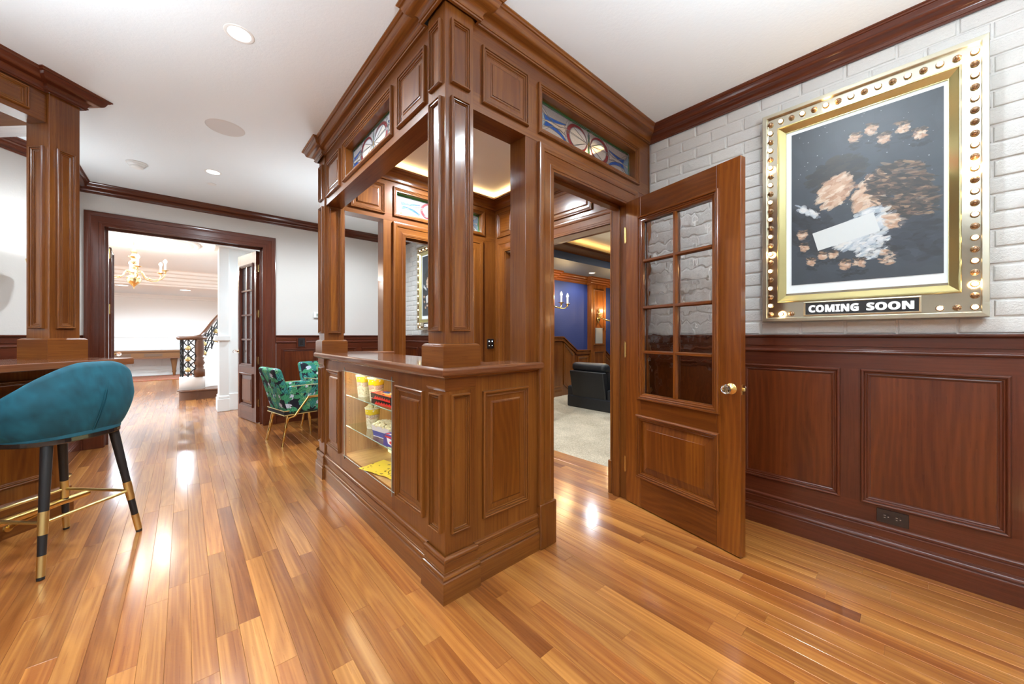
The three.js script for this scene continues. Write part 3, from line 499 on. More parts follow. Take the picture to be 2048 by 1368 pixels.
// ---------------------------------------------------------------- the open glazed door
{
  const ang = Math.atan2(-0.97657, -0.21522), d = thing('door_1', 'open mahogany door with eight rippled glass panes, crystal knob and lower panel', 'door', [2.397, 0, -1.441], undefined, ang);
  d.userData.kind = 'structure';
  const w = 0.808, h0 = 0.008, h1 = 2.168, T = 0.045, loc = (n, g, m, p = d) => add(n, g, m, p, true);
  const gx0 = 0.112, gx1 = 0.694, gy0 = 0.757, gy1 = 2.03, px0 = 0.1, px1 = 0.694, py0 = 0.212, py1 = 0.65;
  const st = new G(); st.box(0, h0, -T, gx0 + 0.02, h1, 0, 0.002); loc('stile', st.geo(), M.door); const s2 = new G(); s2.box(gx1 - 0.02, h0, -T, w, h1, 0, 0.002); loc('stile', s2.geo(), M.door);
  for (const [y0, y1] of [[gy1 - 0.02, h1 - 0.001], [py1 - 0.02, gy0 + 0.02], [h0 + 0.001, py0 + 0.02]]) loc('rail', new G([1, 0, 0], R(0.85, 1)).box(gx0 + 0.02, y0, -T + 0.0005, gx1 - 0.02, y1, -0.0005, 0.001).geo(), M.door);
  const I = new THREE.Matrix4(), back = basis([-1, 0, 0], [0, 1, 0], [0, 0, -1], [0, 0, -T]);
  const gRings = [...mouldRings.slice(0, -1).map(([a, z]) => [a * 1.3, z]), [0.046, -0.012]];
  for (const [P, f] of [[I, 1], [back, -1]]) {
    const rc = (x0, y0, x1, y1) => f > 0 ? [x0, y0, x1, y1] : [-x1, y0, -x0, y1];
    loc('glass_moulding', new G().rings(rc(gx0, gy0, gx1, gy1), gRings).geo(P, 0.5), M.door);
    const r = rc(px0, py0, px1, py1), di = mouldRings.at(-1)[0] * 1.15;
    const fld = new G([0, 1, 0]); fld.rings([r[0] + di, r[1] + di, r[2] - di, r[3] - di], [[0, -0.008], [0.006, -0.008], [0.05, 0.003], [0.0505, 0.006]], true, V(0, 1, 0)); const pn = loc('raised_panel', fld.geo(P), M.door);
    add('panel_moulding', new G().rings(r, mouldRings.map(([a, z]) => [a * 1.15, z])).geo(P, 0.5), M.door, pn, true);
  }
  // muntins
  const ix0 = gx0 + 0.046, ix1 = gx1 - 0.046, iy0 = gy0 + 0.046, iy1 = gy1 - 0.046, mx = (ix0 + ix1) / 2, ys = [1.716, 1.394, 1.086], mw = 0.0125;
  const bar = (x0, y0, x1, y1, vert) => { const g = new G(vert ? [0, 1, 0] : [1, 0, 0]); for (const P of [[-0.012, 0.006, 1], [-T + 0.012, -T - 0.006, -1]]) { const [zb, zt] = P, k = 0.006; const q = vert ? [[[x0, y0, zb], [x0, y1, zb]], [[x0 + k, y0, zt], [x0 + k, y1, zt]], [[x1 - k, y0, zt], [x1 - k, y1, zt]], [[x1, y0, zb], [x1, y1, zb]]] : [[[x0, y1, zb], [x1, y1, zb]], [[x0, y1 - k, zt], [x1, y1 - k, zt]], [[x0, y0 + k, zt], [x1, y0 + k, zt]], [[x0, y0, zb], [x1, y0, zb]]]; for (let i = 0; i < 3; i++) g.poly(P[2] > 0 ? [q[i][0], q[i + 1][0], q[i + 1][1], q[i][1]] : [q[i][0], q[i][1], q[i + 1][1], q[i + 1][0]]); } g.box(vert ? x0 + 0.002 : x0, vert ? y0 : y0 + 0.002, -T + 0.012, vert ? x1 - 0.002 : x1, vert ? y1 : y1 - 0.002, -0.012, 0); return g.geo(); };
  loc('muntin', bar(mx - mw, iy0, mx + mw, iy1, true), M.door); for (const y of ys) loc('muntin', bar(ix0, y - mw, ix1, y + mw, false), M.door);
  // rippled panes: the waves are in the glass
  const NN = noise2(63), ripple = dataTex(256, 256, (u, v, o) => { const k = 0.8 * NN(u * 9, v * 6, 9, 6) + 0.2 * NN(u * 17, v * 12, 17, 12); o[0] = o[1] = o[2] = k; }, { srgb: false, repeat: [3.2, 3.2] });
  const rip = phy({ color: lin(1, 1, 1), transmission: 1, roughness: 0, ior: 1.5, thickness: 0.004, bumpMap: ripple, bumpScale: 0.0026 });
  const rowsY = [iy1, ...ys, iy0];
  for (let i = 0; i < 4; i++) for (const [x0, x1] of [[ix0, mx], [mx, ix1]]) loc('glass_pane', plain(boxG(x0 - 0.004, rowsY[i + 1] - 0.002, -0.027, x1 + 0.004, rowsY[i] + 0.002, -0.022, [0, 1, 0], 0)), rip);
  // hinges, latch, crystal knobs on brass roses
  for (const y of [1.93, 1.1, 0.27]) { const k = merged(rod([-0.006, y - 0.05, 0.004], [-0.006, y + 0.05, 0.004], 0.006), rod([-0.006, y - 0.058, 0.004], [-0.006, y - 0.05, 0.004], 0.004), rod([-0.006, y + 0.05, 0.004], [-0.006, y + 0.058, 0.004], 0.004), boxG(-0.002, y - 0.05, -0.035, 0.0005, y + 0.05, 0.002)); loc('hinge', k, M.brass); }
  const latch = loc('latch_plate', plain(boxG(w - 0.0005, 0.882, -0.036, w + 0.002, 0.938, -0.008)), M.brass); add('latch_bolt', plain(boxG(w + 0.001, 0.901, -0.028, w + 0.012, 0.919, -0.014, [0, 1, 0], 0.003)), M.satinBrass, latch, true);
  for (const f of [1, -1]) {
    const z = f > 0 ? 0 : -T, t = (g) => g.rotateX(f * Math.PI / 2).translate(0.757, 0.91, z);
    const rose = loc('knob_rose', t(lathe([[0, 0], [0.031, 0], [0.031, 0.003], [0.028, 0.006], [0.025, 0.0055], [0.02, 0.009], [0.012, 0.011], [0.0095, 0.014], [0.0095, 0.024], [0.013, 0.027], [0.014, 0.03], [0, 0.03]], 32)), M.brass);
    const k = lathe([[0, 0.03], [0.014, 0.03], [0.0165, 0.034], [0.027, 0.046], [0.0275, 0.052], [0.02, 0.066], [0.011, 0.07], [0, 0.07]], 8, false); k.computeVertexNormals(); add('knob', t(k), M.crystal, rose, true);
  }
}
// ---------------------------------------------------------------- lighted poster frame on the brick wall
{
  const P = faceMX(2.672), t = thing('lighted_poster_frame', 'large gold frame of round bulbs round a dark poster, beside the open door', 'poster frame', [2.7, 1.285, -0.2345], undefined);
  const o = [-0.665, 1.285, 0.196, 2.55], i = [-0.587, 1.4, 0.116, 2.447];
  add('outer_frame', new G().rings(o, [[0, -0.08], [0, -0.001], [0.002, 0.002], [0.021, 0.003], [0.024, 0.001], [0.0245, -0.014]]).geo(P), M.champagne, t);
  add('bulb_channel', plain(new G().rings(o, [[0.024, -0.0139], [0.1, -0.014]]).box(-0.64, 1.31, -0.02, 0.17, 1.45, -0.0139, 0).geo(P)), M.mirrorGold, t);
  add('inner_frame', new G().rings(i, [[0, -0.016], [0, 0.008], [0.003, 0.012], [0.007, 0.012], [0.01, 0.008], [0.037, -0.013], [0.039, -0.013], [0.0395, -0.024]]).geo(P), M.gold, t);
  const lb = [i[0] + 0.039, i[1] + 0.039, i[2] - 0.039, i[3] - 0.039];
  add('light_box', plain(boxG(lb[0], lb[1], -0.06, lb[2], lb[3], -0.023, [0, 1, 0], 0).applyMatrix4(P)), std({ color: lin(0.5, 0.52, 0.52), emissive: lin(0.9, 0.97, 1), emissiveIntensity: 0.24, roughness: 0.5 }), t);
  // a plain stand-in for the poster: patches of its colours only
  const tex = canvasTex(720, 1080, (c, w, h) => {
    const r = rng(5), X = (v) => v * w, Y = (v) => v * h; c.fillStyle = '#343c46'; c.fillRect(0, 0, w, h);
    for (let k = 0; k < 260; k++) { c.fillStyle = ['#2f3741', '#3a434d', '#333b46', '#3f4751'][k % 4]; c.globalAlpha = 0.25; c.beginPath(); c.ellipse(r() * w, r() * h, 20 + r() * 70, 14 + r() * 50, r() * 3, 0, 7); c.fill(); }
    c.globalAlpha = 1; c.fillStyle = '#b9c0c6'; for (let k = 0; k < 70; k++) { c.beginPath(); c.arc(r() * w, r() * h * 0.55, 0.8 + r() * 2.2, 0, 7); c.fill(); }
    const blob = (x, y, a, b, rot, col, n = 1) => { for (let k = 0; k < n; k++) { c.fillStyle = col[k % col.length]; c.beginPath(); c.ellipse(X(x) + (r() - 0.5) * X(a) * 1.2, Y(y) + (r() - 0.5) * Y(b) * 1.2, X(a) * (n > 1 ? 0.3 + 0.4 * r() : 1), Y(b) * (n > 1 ? 0.2 + 0.4 * r() : 1), rot + (r() - 0.5) * 0.4, 0, 7); c.fill(); } };
    // only loose patches in the poster's colours: no figures, no lettering
    const dab = (cx, cy, rx, ry, rot, cols, n, size, stretch = 2.2) => { for (let k = 0; k < n; k++) { const a = r() * 6.283, q = Math.sqrt(r()), ux = q * rx * Math.cos(a), uy = q * ry * Math.sin(a), x = cx + ux * Math.cos(rot) - uy * Math.sin(rot), y = cy + ux * Math.sin(rot) + uy * Math.cos(rot); c.fillStyle = cols[Math.floor(r() * cols.length)]; c.globalAlpha = 0.35 + 0.4 * r(); c.beginPath(); c.ellipse(X(x), Y(y), X(size * (0.4 + r())), X(size * (0.4 + r()) / stretch), rot + (r() - 0.5) * 0.9, 0, 7); c.fill(); } c.globalAlpha = 1; };
    const skin = ['#d6b093', '#e2c3a6', '#c99f80', '#edd8c0', '#b98a6c'], dark = ['#20201f', '#2b2622', '#191b20', '#37302a'], curl = ['#4f3b2e', '#2f2620', '#7d5f48', '#b08b68', '#251f1b', '#1f1d1d'], white = ['#dfe4e6', '#c7d0d8', '#f0f1ee', '#a9b6c4', '#e6e2da'], navy = ['#1b2029', '#252c38', '#13171e', '#2e3542'];
    dab(0.16, 0.66, 0.2, 0.13, 0.6, navy, 240, 0.05); dab(0.34, 0.33, 0.2, 0.1, -0.1, dark, 260, 0.045); dab(0.33, 0.44, 0.13, 0.09, -0.4, skin, 260, 0.035); dab(0.57, 0.49, 0.13, 0.09, -0.7, skin, 260, 0.035);
    dab(0.76, 0.5, 0.2, 0.15, 0.35, curl, 420, 0.04, 3.4); dab(0.84, 0.6, 0.13, 0.09, 0.15, curl, 200, 0.035, 4); dab(0.52, 0.7, 0.2, 0.1, -0.35, white, 360, 0.035, 2.6); dab(0.13, 0.53, 0.1, 0.02, 0.5, white, 50, 0.03);
    dab(0.72, 0.68, 0.07, 0.04, 0.3, skin, 70, 0.025); dab(0.6, 0.82, 0.12, 0.06, -0.2, white, 110, 0.03); dab(0.68, 0.88, 0.05, 0.05, 0, skin, 50, 0.02); dab(0.85, 0.8, 0.16, 0.12, 0, navy, 120, 0.05);
    for (const [x, y, k] of [[0.47, 0.14, 0.045], [0.58, 0.12, 0.05], [0.66, 0.19, 0.045], [0.77, 0.16, 0.05], [0.87, 0.22, 0.045], [0.09, 0.68, 0.045], [0.1, 0.76, 0.04], [0.16, 0.86, 0.035], [0.24, 0.83, 0.035], [0.32, 0.83, 0.035], [0.4, 0.9, 0.045], [0.5, 0.9, 0.045]]) { dab(x, y + k, k * 1.2, k * 0.6, 0, navy, 30, 0.02); dab(x, y, k * 0.8, k * 0.6, 0.2, skin, 46, 0.016, 1.4); dab(x, y - k * 0.55, k * 0.9, k * 0.22, 0.1, curl, 26, 0.016); }
    c.save(); c.translate(X(0.4), Y(0.7)); c.rotate(-0.24); c.fillStyle = '#e4e8e6'; c.fillRect(-X(0.22), -Y(0.06), X(0.44), Y(0.12)); c.restore();
  });
  const pm = phy({ map: tex, color: 0xc8c8c8, emissive: 0xffffff, emissiveMap: tex, emissiveIntensity: 0.12, roughness: 0.5, clearcoat: 0.5, clearcoatRoughness: 0.45 });
  const pg = new THREE.BoxGeometry(0.586, 0.889, 0.003); pg.translate(-0.2295, 1.943, -0.0205); add('poster', plain(pg.applyMatrix4(P)), pm, t);
  const sign = add('sign_frame', new G().rings([-0.462, 1.313, -0.007, 1.395], [[0, -0.014], [0, 0.004], [0.005, 0.006], [0.008, 0.003], [0.0085, -0.004]]).geo(P), M.champagne, t);
  const stex = canvasTex(1024, 168, (c, w, h) => { c.fillStyle = '#0e0f12'; c.fillRect(0, 0, w, h); c.fillStyle = '#f4f6f7'; c.strokeStyle = '#f4f6f7'; c.lineWidth = 9; c.lineJoin = 'round'; c.font = 'bold 132px sans-serif'; c.textBaseline = 'middle'; for (const [s, x, l] of [['COMING', 28, 500], ['SOON', 588, 408]]) { c.save(); c.translate(x, h / 2 + 4); c.scale(l / c.measureText(s).width, 1); c.fillText(s, 0, 0); c.strokeText(s, 0, 0); c.restore(); } });
  const sg = new THREE.BoxGeometry(0.438, 0.066, 0.004); sg.translate(-0.2345, 1.354, -0.004); add('sign_face', plain(sg.applyMatrix4(P)), phy({ map: stex, emissive: 0xffffff, emissiveMap: stex, emissiveIntensity: 0.3, roughness: 0.3, clearcoat: 1, clearcoatRoughness: 0.05 }), sign);
  // bulbs in a row all round: every other one lit
  const lit = std({ color: lin(0.2, 0.18, 0.15), emissive: lin(1, 0.72, 0.4), emissiveIntensity: 4.5, roughness: 0.2 }), off = phy({ color: lin(0.3, 0.17, 0.09), roughness: 0.08, metalness: 0.55, clearcoat: 1 });
  const bg = lathe([[0, 0.022], [0.004, 0.0215], [0.0085, 0.019], [0.0105, 0.014], [0.0105, 0.009], [0.008, 0.004], [0.0085, 0]], 12).rotateX(Math.PI / 2), cg = lathe([[0.0105, 0], [0.0135, 0.001], [0.014, 0.003], [0.012, 0.005], [0.0105, 0.004]], 16).rotateX(Math.PI / 2), lens = lathe([[0.014, 0.003], [0.0148, 0.006], [0.0125, 0.0095], [0.0105, 0.0085]], 10, false).rotateX(Math.PI / 2);
  const turn = new THREE.Matrix4().extractRotation(P); for (const g of [bg, cg, lens]) g.applyMatrix4(turn);
  const at = (k, j) => { const l = (k + j) % 2 === 1 && !(k === 15 && j === 6), b = new THREE.Mesh(bg, l ? lit : off); b.name = 'light_bulb'; const p = V(-0.625 + 0.052 * k, 2.49 - 0.0527 * j, -0.0135).applyMatrix4(P).sub(t.position); b.position.copy(p); const c = new THREE.Mesh(cg, M.gold); c.name = 'bulb_collar'; b.add(c); const s = new THREE.Mesh(lens, off); s.name = 'bulb_rim'; b.add(s); t.add(b); if (l && (k + 2 * j) % 5 === 0) { const q = new THREE.PointLight(0xffcf96, 0.03, 3); q.position.copy(p.clone().add(t.position)).x -= 0.03; scene.add(q); } };
  for (let j = 0; j < 23; j++) { at(0, j); at(15, j); } for (let k = 1; k < 15; k++) { at(k, 0); if (k < 3 || k > 12) at(k, 22); }
  copy(t, 'gold frame of round bulbs, glimpsed through the rear doorway of the booth', [2.7, 1.285, -0.2345 - 4.525]);
}
{ // power outlet below the panelling, switch plates, thermostat
  const o = thing('power_outlet', 'dark brown double power outlet low on the panelling under the lit poster frame', 'outlet', [XR - 0.01, 0.247, -0.109]), P = faceMX(XR - 0.0045);
  const q = new G(); q.box(-0.168, 0.212, 0, -0.05, 0.284, 0.006, 0.0025); add('cover_plate', plain(q.geo(P)), phy({ color: lin(0.02, 0.012, 0.01), roughness: 0.25, clearcoat: 0.6 }), o);
  for (const z of [-0.131, -0.087]) { const s = add('socket', plain(new THREE.CylinderGeometry(0.0165, 0.0165, 0.004, 24).rotateX(Math.PI / 2).translate(z, 0.248, 0.006).applyMatrix4(P)), M.blackGloss, o); add('contact', merged([[-0.006, 0.006, 0.003, 0.008], [-0.006, -0.006, 0.003, 0.007], [0.007, 0, 0.005, 0.005]].map(([a, b, w, h]) => boxG(z + a - h / 2, 0.248 + b - w / 2, 0.0078, z + a + h / 2, 0.248 + b + w / 2, 0.0086, [0, 1, 0], 0).applyMatrix4(P))), std({ color: lin(0.5, 0.5, 0.5), metalness: 1, roughness: 0.3 }), s); }
  const F = facePZ(ZFAR + 0.008), s = thing('switch_plate', 'black switch in a brown frame on the far wall panelling', 'switch', [1.24, 1.1, ZFAR]);
  add('backing', new G([0, 1, 0]).box(1.178, 1.03, 0, 1.305, 1.162, 0.018, 0.004).geo(F), M.trim, s); add('plate', plain(new G().box(1.2, 1.048, 0.016, 1.283, 1.168, 0.026, 0.004).geo(F)), M.black, s); add('rocker', plain(new G().box(1.224, 1.075, 0.025, 1.258, 1.14, 0.03, 0.003).geo(F)), M.blackGloss, s);
  const th = thing('thermostat', 'white wall thermostat with a small grey display beside the booth', 'thermostat', [1.46, 1.5, ZFAR]), E = facePZ(ZFAR);
  add('housing', plain(new RoundedBoxGeometry(0.13, 0.088, 0.028, 3, 0.01).translate(1.46, 1.5, 0.014).applyMatrix4(E)), M.plastic, th); add('display', plain(new G().box(1.432, 1.478, 0.027, 1.49, 1.522, 0.0295, 0.001).geo(E)), std({ color: lin(0.25, 0.3, 0.27), roughness: 0.2 }), th);
  const kp = thing('keypad', 'black wall keypad with two small lit buttons in the corner of the booth', 'keypad', [2.672, 1.107, ZRI]), K = facePZ(ZRI);
  add('plate', plain(new G().box(2.625, 1.05, 0, 2.72, 1.163, 0.01, 0.003).geo(K)), M.blackGloss, kp); for (const [x, y, l] of [[2.65, 1.135, 1], [2.695, 1.135, 1], [2.65, 1.085, 0], [2.695, 1.085, 0]]) add('button', plain(new THREE.SphereGeometry(0.006, 12, 8).translate(x, y, 0.01).applyMatrix4(K)), l ? std({ color: 0, emissive: lin(0.6, 0.8, 1), emissiveIntensity: 4 }) : M.plastic, kp);
}
// ---------------------------------------------------------------- the angled bar at the left with its post and canopy
{
  const A = Math.PI / 4, at = [-0.628, 0, -3.601], loc = (n, g, m, p) => add(n, g, m, p, true);
  const bar = thing('bar_counter', 'dark wooden bar counter set at an angle, with a brass foot rail', 'bar', at, undefined, A);
  const b = new G(); b.box(-3, 0, -0.6, 0.193, 1.01, -0.132, 0.002); loc('body', b.geo(), M.booth, bar);
  const FZ = facePZ(-0.132), FX = facePX(0.193), pn = (P, r) => { const d = mouldRings.at(-1)[0]; const p = loc('panel', new G().rings([r[0] + d, r[1] + d, r[2] - d, r[3] - d], [[0, -0.002], [0.0005, 0.001]], true).geo(P), M.boothPanel, bar); loc('panel_moulding', new G().rings(r, mouldRings).geo(P, 0.5), M.booth, p); };
  for (const r of [[-0.62, 0.29, 0.115, 0.93], [-1.4, 0.29, -0.7, 0.93], [-2.2, 0.29, -1.48, 0.93]]) pn(FZ, r); pn(FX, [0.2, 0.29, 0.53, 0.93]);
  loc('base_moulding', new G().sweep([[-3, -0.132], [0.193, -0.132], [0.193, -0.6]], baseProf).geo(null, 0.5), M.booth, bar);
  const rail = loc('foot_rail', merged(rod([-3, 0.185, 0.115], [0.115, 0.185, 0.115], 0.021, 0.021, 20), new THREE.SphereGeometry(0.021, 16, 10).scale(0.3, 1, 1).translate(0.115, 0.185, 0.115)), M.brass, bar);
  for (const s of [-0.1, -1.1, -2.1]) loc('rail_bracket', merged(rod([s, 0.06, -0.112], [s, 0.165, 0.11], 0.009), new THREE.TorusGeometry(0.022, 0.005, 8, 20).rotateY(Math.PI / 2).translate(s, 0.185, 0.115), rod([s, 0.06, -0.114], [s, 0.06, -0.104], 0.024, 0.02)), M.brass, rail);
  const top = thing('bar_worktop', 'thick reddish wooden top of the angled bar above the teal stool', 'countertop', [at[0], 1.01, at[2]], undefined, A);
  const tg = new G([1, 0, 0], 1.05); tg.box(-3, 0, -0.36, 0.235, 0.041, 0.3, 0.004); loc('slab', tg.geo(), M.top, top);
  const post = thing('bar_post', 'dark panelled square post standing on the angled bar', 'post', [at[0], 1.05, at[2]], undefined, A), y = (v) => v - 1.05;
  loc('shaft', new G().box(0.025, 0, -0.181, 0.181, y(CEIL), -0.025, 0.002).geo(), M.booth, post);
  loc('plinth_block', new G([1, 0, 0], 0.95).sweep([[0, -0.206], [0, 0], [0.206, 0], [0.206, -0.206]], [[0, 0], [0, 0.125], [-0.004, 0.128], [-0.012, 0.134], [-0.025, 0.136]], { closed: true }).geo(null, 0.3), M.booth, post);
  for (const [P, c] of [[facePZ(-0.025), 0.103], [faceMX(0.025), -0.103], [facePX(0.181), 0.103], [faceMZ(-0.181), -0.103]]) loc('panel_moulding', new G().rings([c - 0.048, y(1.245), c + 0.048, y(2.385)], mouldRings, true).geo(P, 0.5), M.booth, post);
  const can = thing('bar_canopy', 'dark wooden canopy beam with crown moulding above the bar', 'canopy', [at[0], 2.53, at[2]], undefined, A), k = (v) => v - 2.53;
  const h = new G([1, 0, 0]); h.box(-3, 0, -0.165, 0.025, k(CEIL - 0.002), -0.042, 0.002); loc('beam', h.geo(), M.booth, can);
  const h2 = new G([0, 0, 1]); h2.box(0.042, 0, -2.6, 0.165, k(CEIL - 0.002), -0.18, 0.002); loc('beam', h2.geo(), M.light, can);  // the paler wood colour carries the bar light falling on this beam
  loc('panel_moulding', new G().rings([-1.7, k(2.562), -0.06, k(2.7)], mouldRings, true).geo(facePZ(-0.042), 0.5), M.booth, can);
  loc('crown_moulding', new G().sweep([[-3, -0.042], [0.018, -0.042], [0.018, -0.018], [0.188, -0.018], [0.188, -0.188], [0.165, -0.188], [0.165, -2.6]], crownProf, { y: k(CEIL) }).geo(null, 0.5), M.trim, can);
}
// ---------------------------------------------------------------- teal stool
{
  const t = thing('bar_stool', 'teal velvet bar stool with black legs ringed in brass', 'stool', [-0.536, 0, -3.22], undefined, Math.PI / 4), loc = (n, g, m, p = t) => add(n, g, m, p, true);
  const NT = 72, prof = 22, hTop = (a) => { const d = Math.abs(a) * 180 / Math.PI, k = Math.min(1, Math.max(0, (d - 12) / 88)); return 1.058 - 0.205 * (k * k * (3 - 2 * k)) - Math.max(0, d - 100) * 0.0016; };
  const ra = (a, rx, rz) => { const c = Math.abs(Math.cos(a)), s = Math.abs(Math.sin(a)), e = 2.7; return 1 / Math.pow(Math.pow(c / rz, e) + Math.pow(s / rx, e), 1 / e); };
  const shell = (a0, a1, thick) => {
    const pos = [], idx = [], col = []; const vr = rng(8);
    for (let i = 0; i <= NT; i++) {
      const a = a0 + (a1 - a0) * i / NT, top = hTop(a), pts = [];
      for (let j = 0; j <= 12; j++) { const q = j / 12, yy = 0.656 + (top - 0.03 - 0.656) * q, w = Math.pow(Math.min(1, q * 1.5 + 0.02), 0.55); pts.push([0.212 + 0.062 * w + 0.012 * Math.sin(q * 3), yy]); }
      const rT = pts.at(-1)[0]; for (let j = 1; j <= 6; j++) { const g = Math.PI * j / 6; pts.push([rT - thick / 2 + thick / 2 * Math.cos(g), top - 0.03 + 0.03 * Math.sin(g)]); }
      for (let j = 1; j <= 5; j++) { const q = j / 5; pts.push([rT - thick - 0.02 * q, top - 0.03 + (0.72 - top + 0.03) * q]); }
      for (const [r, yy] of pts) { const m = ra(a, r, r * 0.98); pos.push(m * Math.sin(a), yy, m * Math.cos(a)); const v = 0.85 + 0.3 * vr(); const mott = 0.75 + 0.6 * N9(a * 6 + 20, yy * 20, 40, 40) + 0.25 * (N8(a * 20 + 30, yy * 60, 110, 110) - 0.5); col.push(v * mott, v * mott, v * mott); }
    }
    const n = pos.length / 3 / (NT + 1);
    for (let i = 0; i < NT; i++) for (let j = 0; j + 1 < n; j++) { const p = i * n + j; idx.push(p, p + n, p + 1, p + 1, p + n, p + n + 1); }
    for (const i of [0, NT]) for (let j = 1; j + 1 < n; j++) i ? idx.push(i * n, i * n + j + 1, i * n + j) : idx.push(0, j, j + 1);
    const g = new THREE.BufferGeometry(); g.setAttribute('position', new THREE.Float32BufferAttribute(pos, 3)); g.setAttribute('color', new THREE.Float32BufferAttribute(col, 3)); g.setIndex(idx); g.computeVertexNormals();
    g.setAttribute('uv', new THREE.Float32BufferAttribute(new Float32Array(pos.length / 3 * 2), 2)); return g;
  };
  const back = loc('backrest', shell(-2.15, 2.15, 0.05), M.velvet);
  const seamAt = (a) => { const out = []; for (let j = 0; j <= 14; j++) { const q = 0.03 + 0.9 * j / 14, yy = 0.656 + (hTop(a) - 0.06 - 0.656) * q, w = Math.pow(Math.min(1, q * 1.5 + 0.02), 0.55), r = 0.212 + 0.062 * w + 0.012 * Math.sin(q * 3) + 0.0005, aa = a - 0.12 * (1 - q), m = ra(aa, r, r * 0.98); out.push([m * Math.sin(aa), yy, m * Math.cos(aa)]); } return out; };
  for (const a of [0.1, 0.14]) loc('seam', tube(seamAt(a), 0.0018, 30, 5), M.velvet.clone(), back).material.vertexColors = false;
  const disc = (r, y0, y1) => { const s = new THREE.Shape(); for (let i = 0; i < 64; i++) { const a = i / 64 * 2 * Math.PI, m = ra(a, r, r * 0.98); i ? s.lineTo(m * Math.sin(a), m * Math.cos(a)) : s.moveTo(m * Math.sin(a), m * Math.cos(a)); } const g = new THREE.ExtrudeGeometry(s, { depth: y1 - y0 - 0.012, bevelEnabled: true, bevelThickness: 0.006, bevelSize: 0.006, bevelSegments: 3 }); g.rotateX(-Math.PI / 2); g.translate(0, y0 + 0.006, 0); return g; };
  const seat = disc(0.228, 0.66, 0.745); seat.setAttribute('color', new THREE.Float32BufferAttribute(new Float32Array(seat.attributes.position.count * 3).fill(1), 3)); loc('seat', seat, M.velvet);
  loc('seat_frame', plain(disc(0.226, 0.636, 0.668)), M.blackGloss);
  const legAt = (sx, sz, q) => [sx * (0.15 + 0.077 * q), 0.642 - 0.642 * q, sz * (0.165 + 0.076 * q)], rad = (q) => 0.0225 - 0.0085 * q;
  for (const [sx, sz] of [[1, 1], [-1, 1], [1, -1], [-1, -1]]) {
    const l = loc('leg', rod(legAt(sx, sz, 0), legAt(sx, sz, 1), rad(0), rad(1), 20), M.black);
    for (const [h0, h1] of [[0.318, 0.208], [0.112, 0.014]]) { const q0 = 1 - h0 / 0.642, q1 = 1 - h1 / 0.642; add('brass_band', rod(legAt(sx, sz, q0), legAt(sx, sz, q1), rad(q0) + 0.0012, rad(q1) + 0.0012, 20), M.satinBrass, l, true); }
  }
  const q = 1 - 0.262 / 0.642, c = [[1, 1], [1, -1], [-1, -1], [-1, 1]].map(([a, b]) => legAt(a, b, q));
  for (let i = 0; i < 4; i++) loc('foot_rest', rod(c[i], c[(i + 1) % 4], 0.0085, 0.0085, 12), M.satinBrass);
}
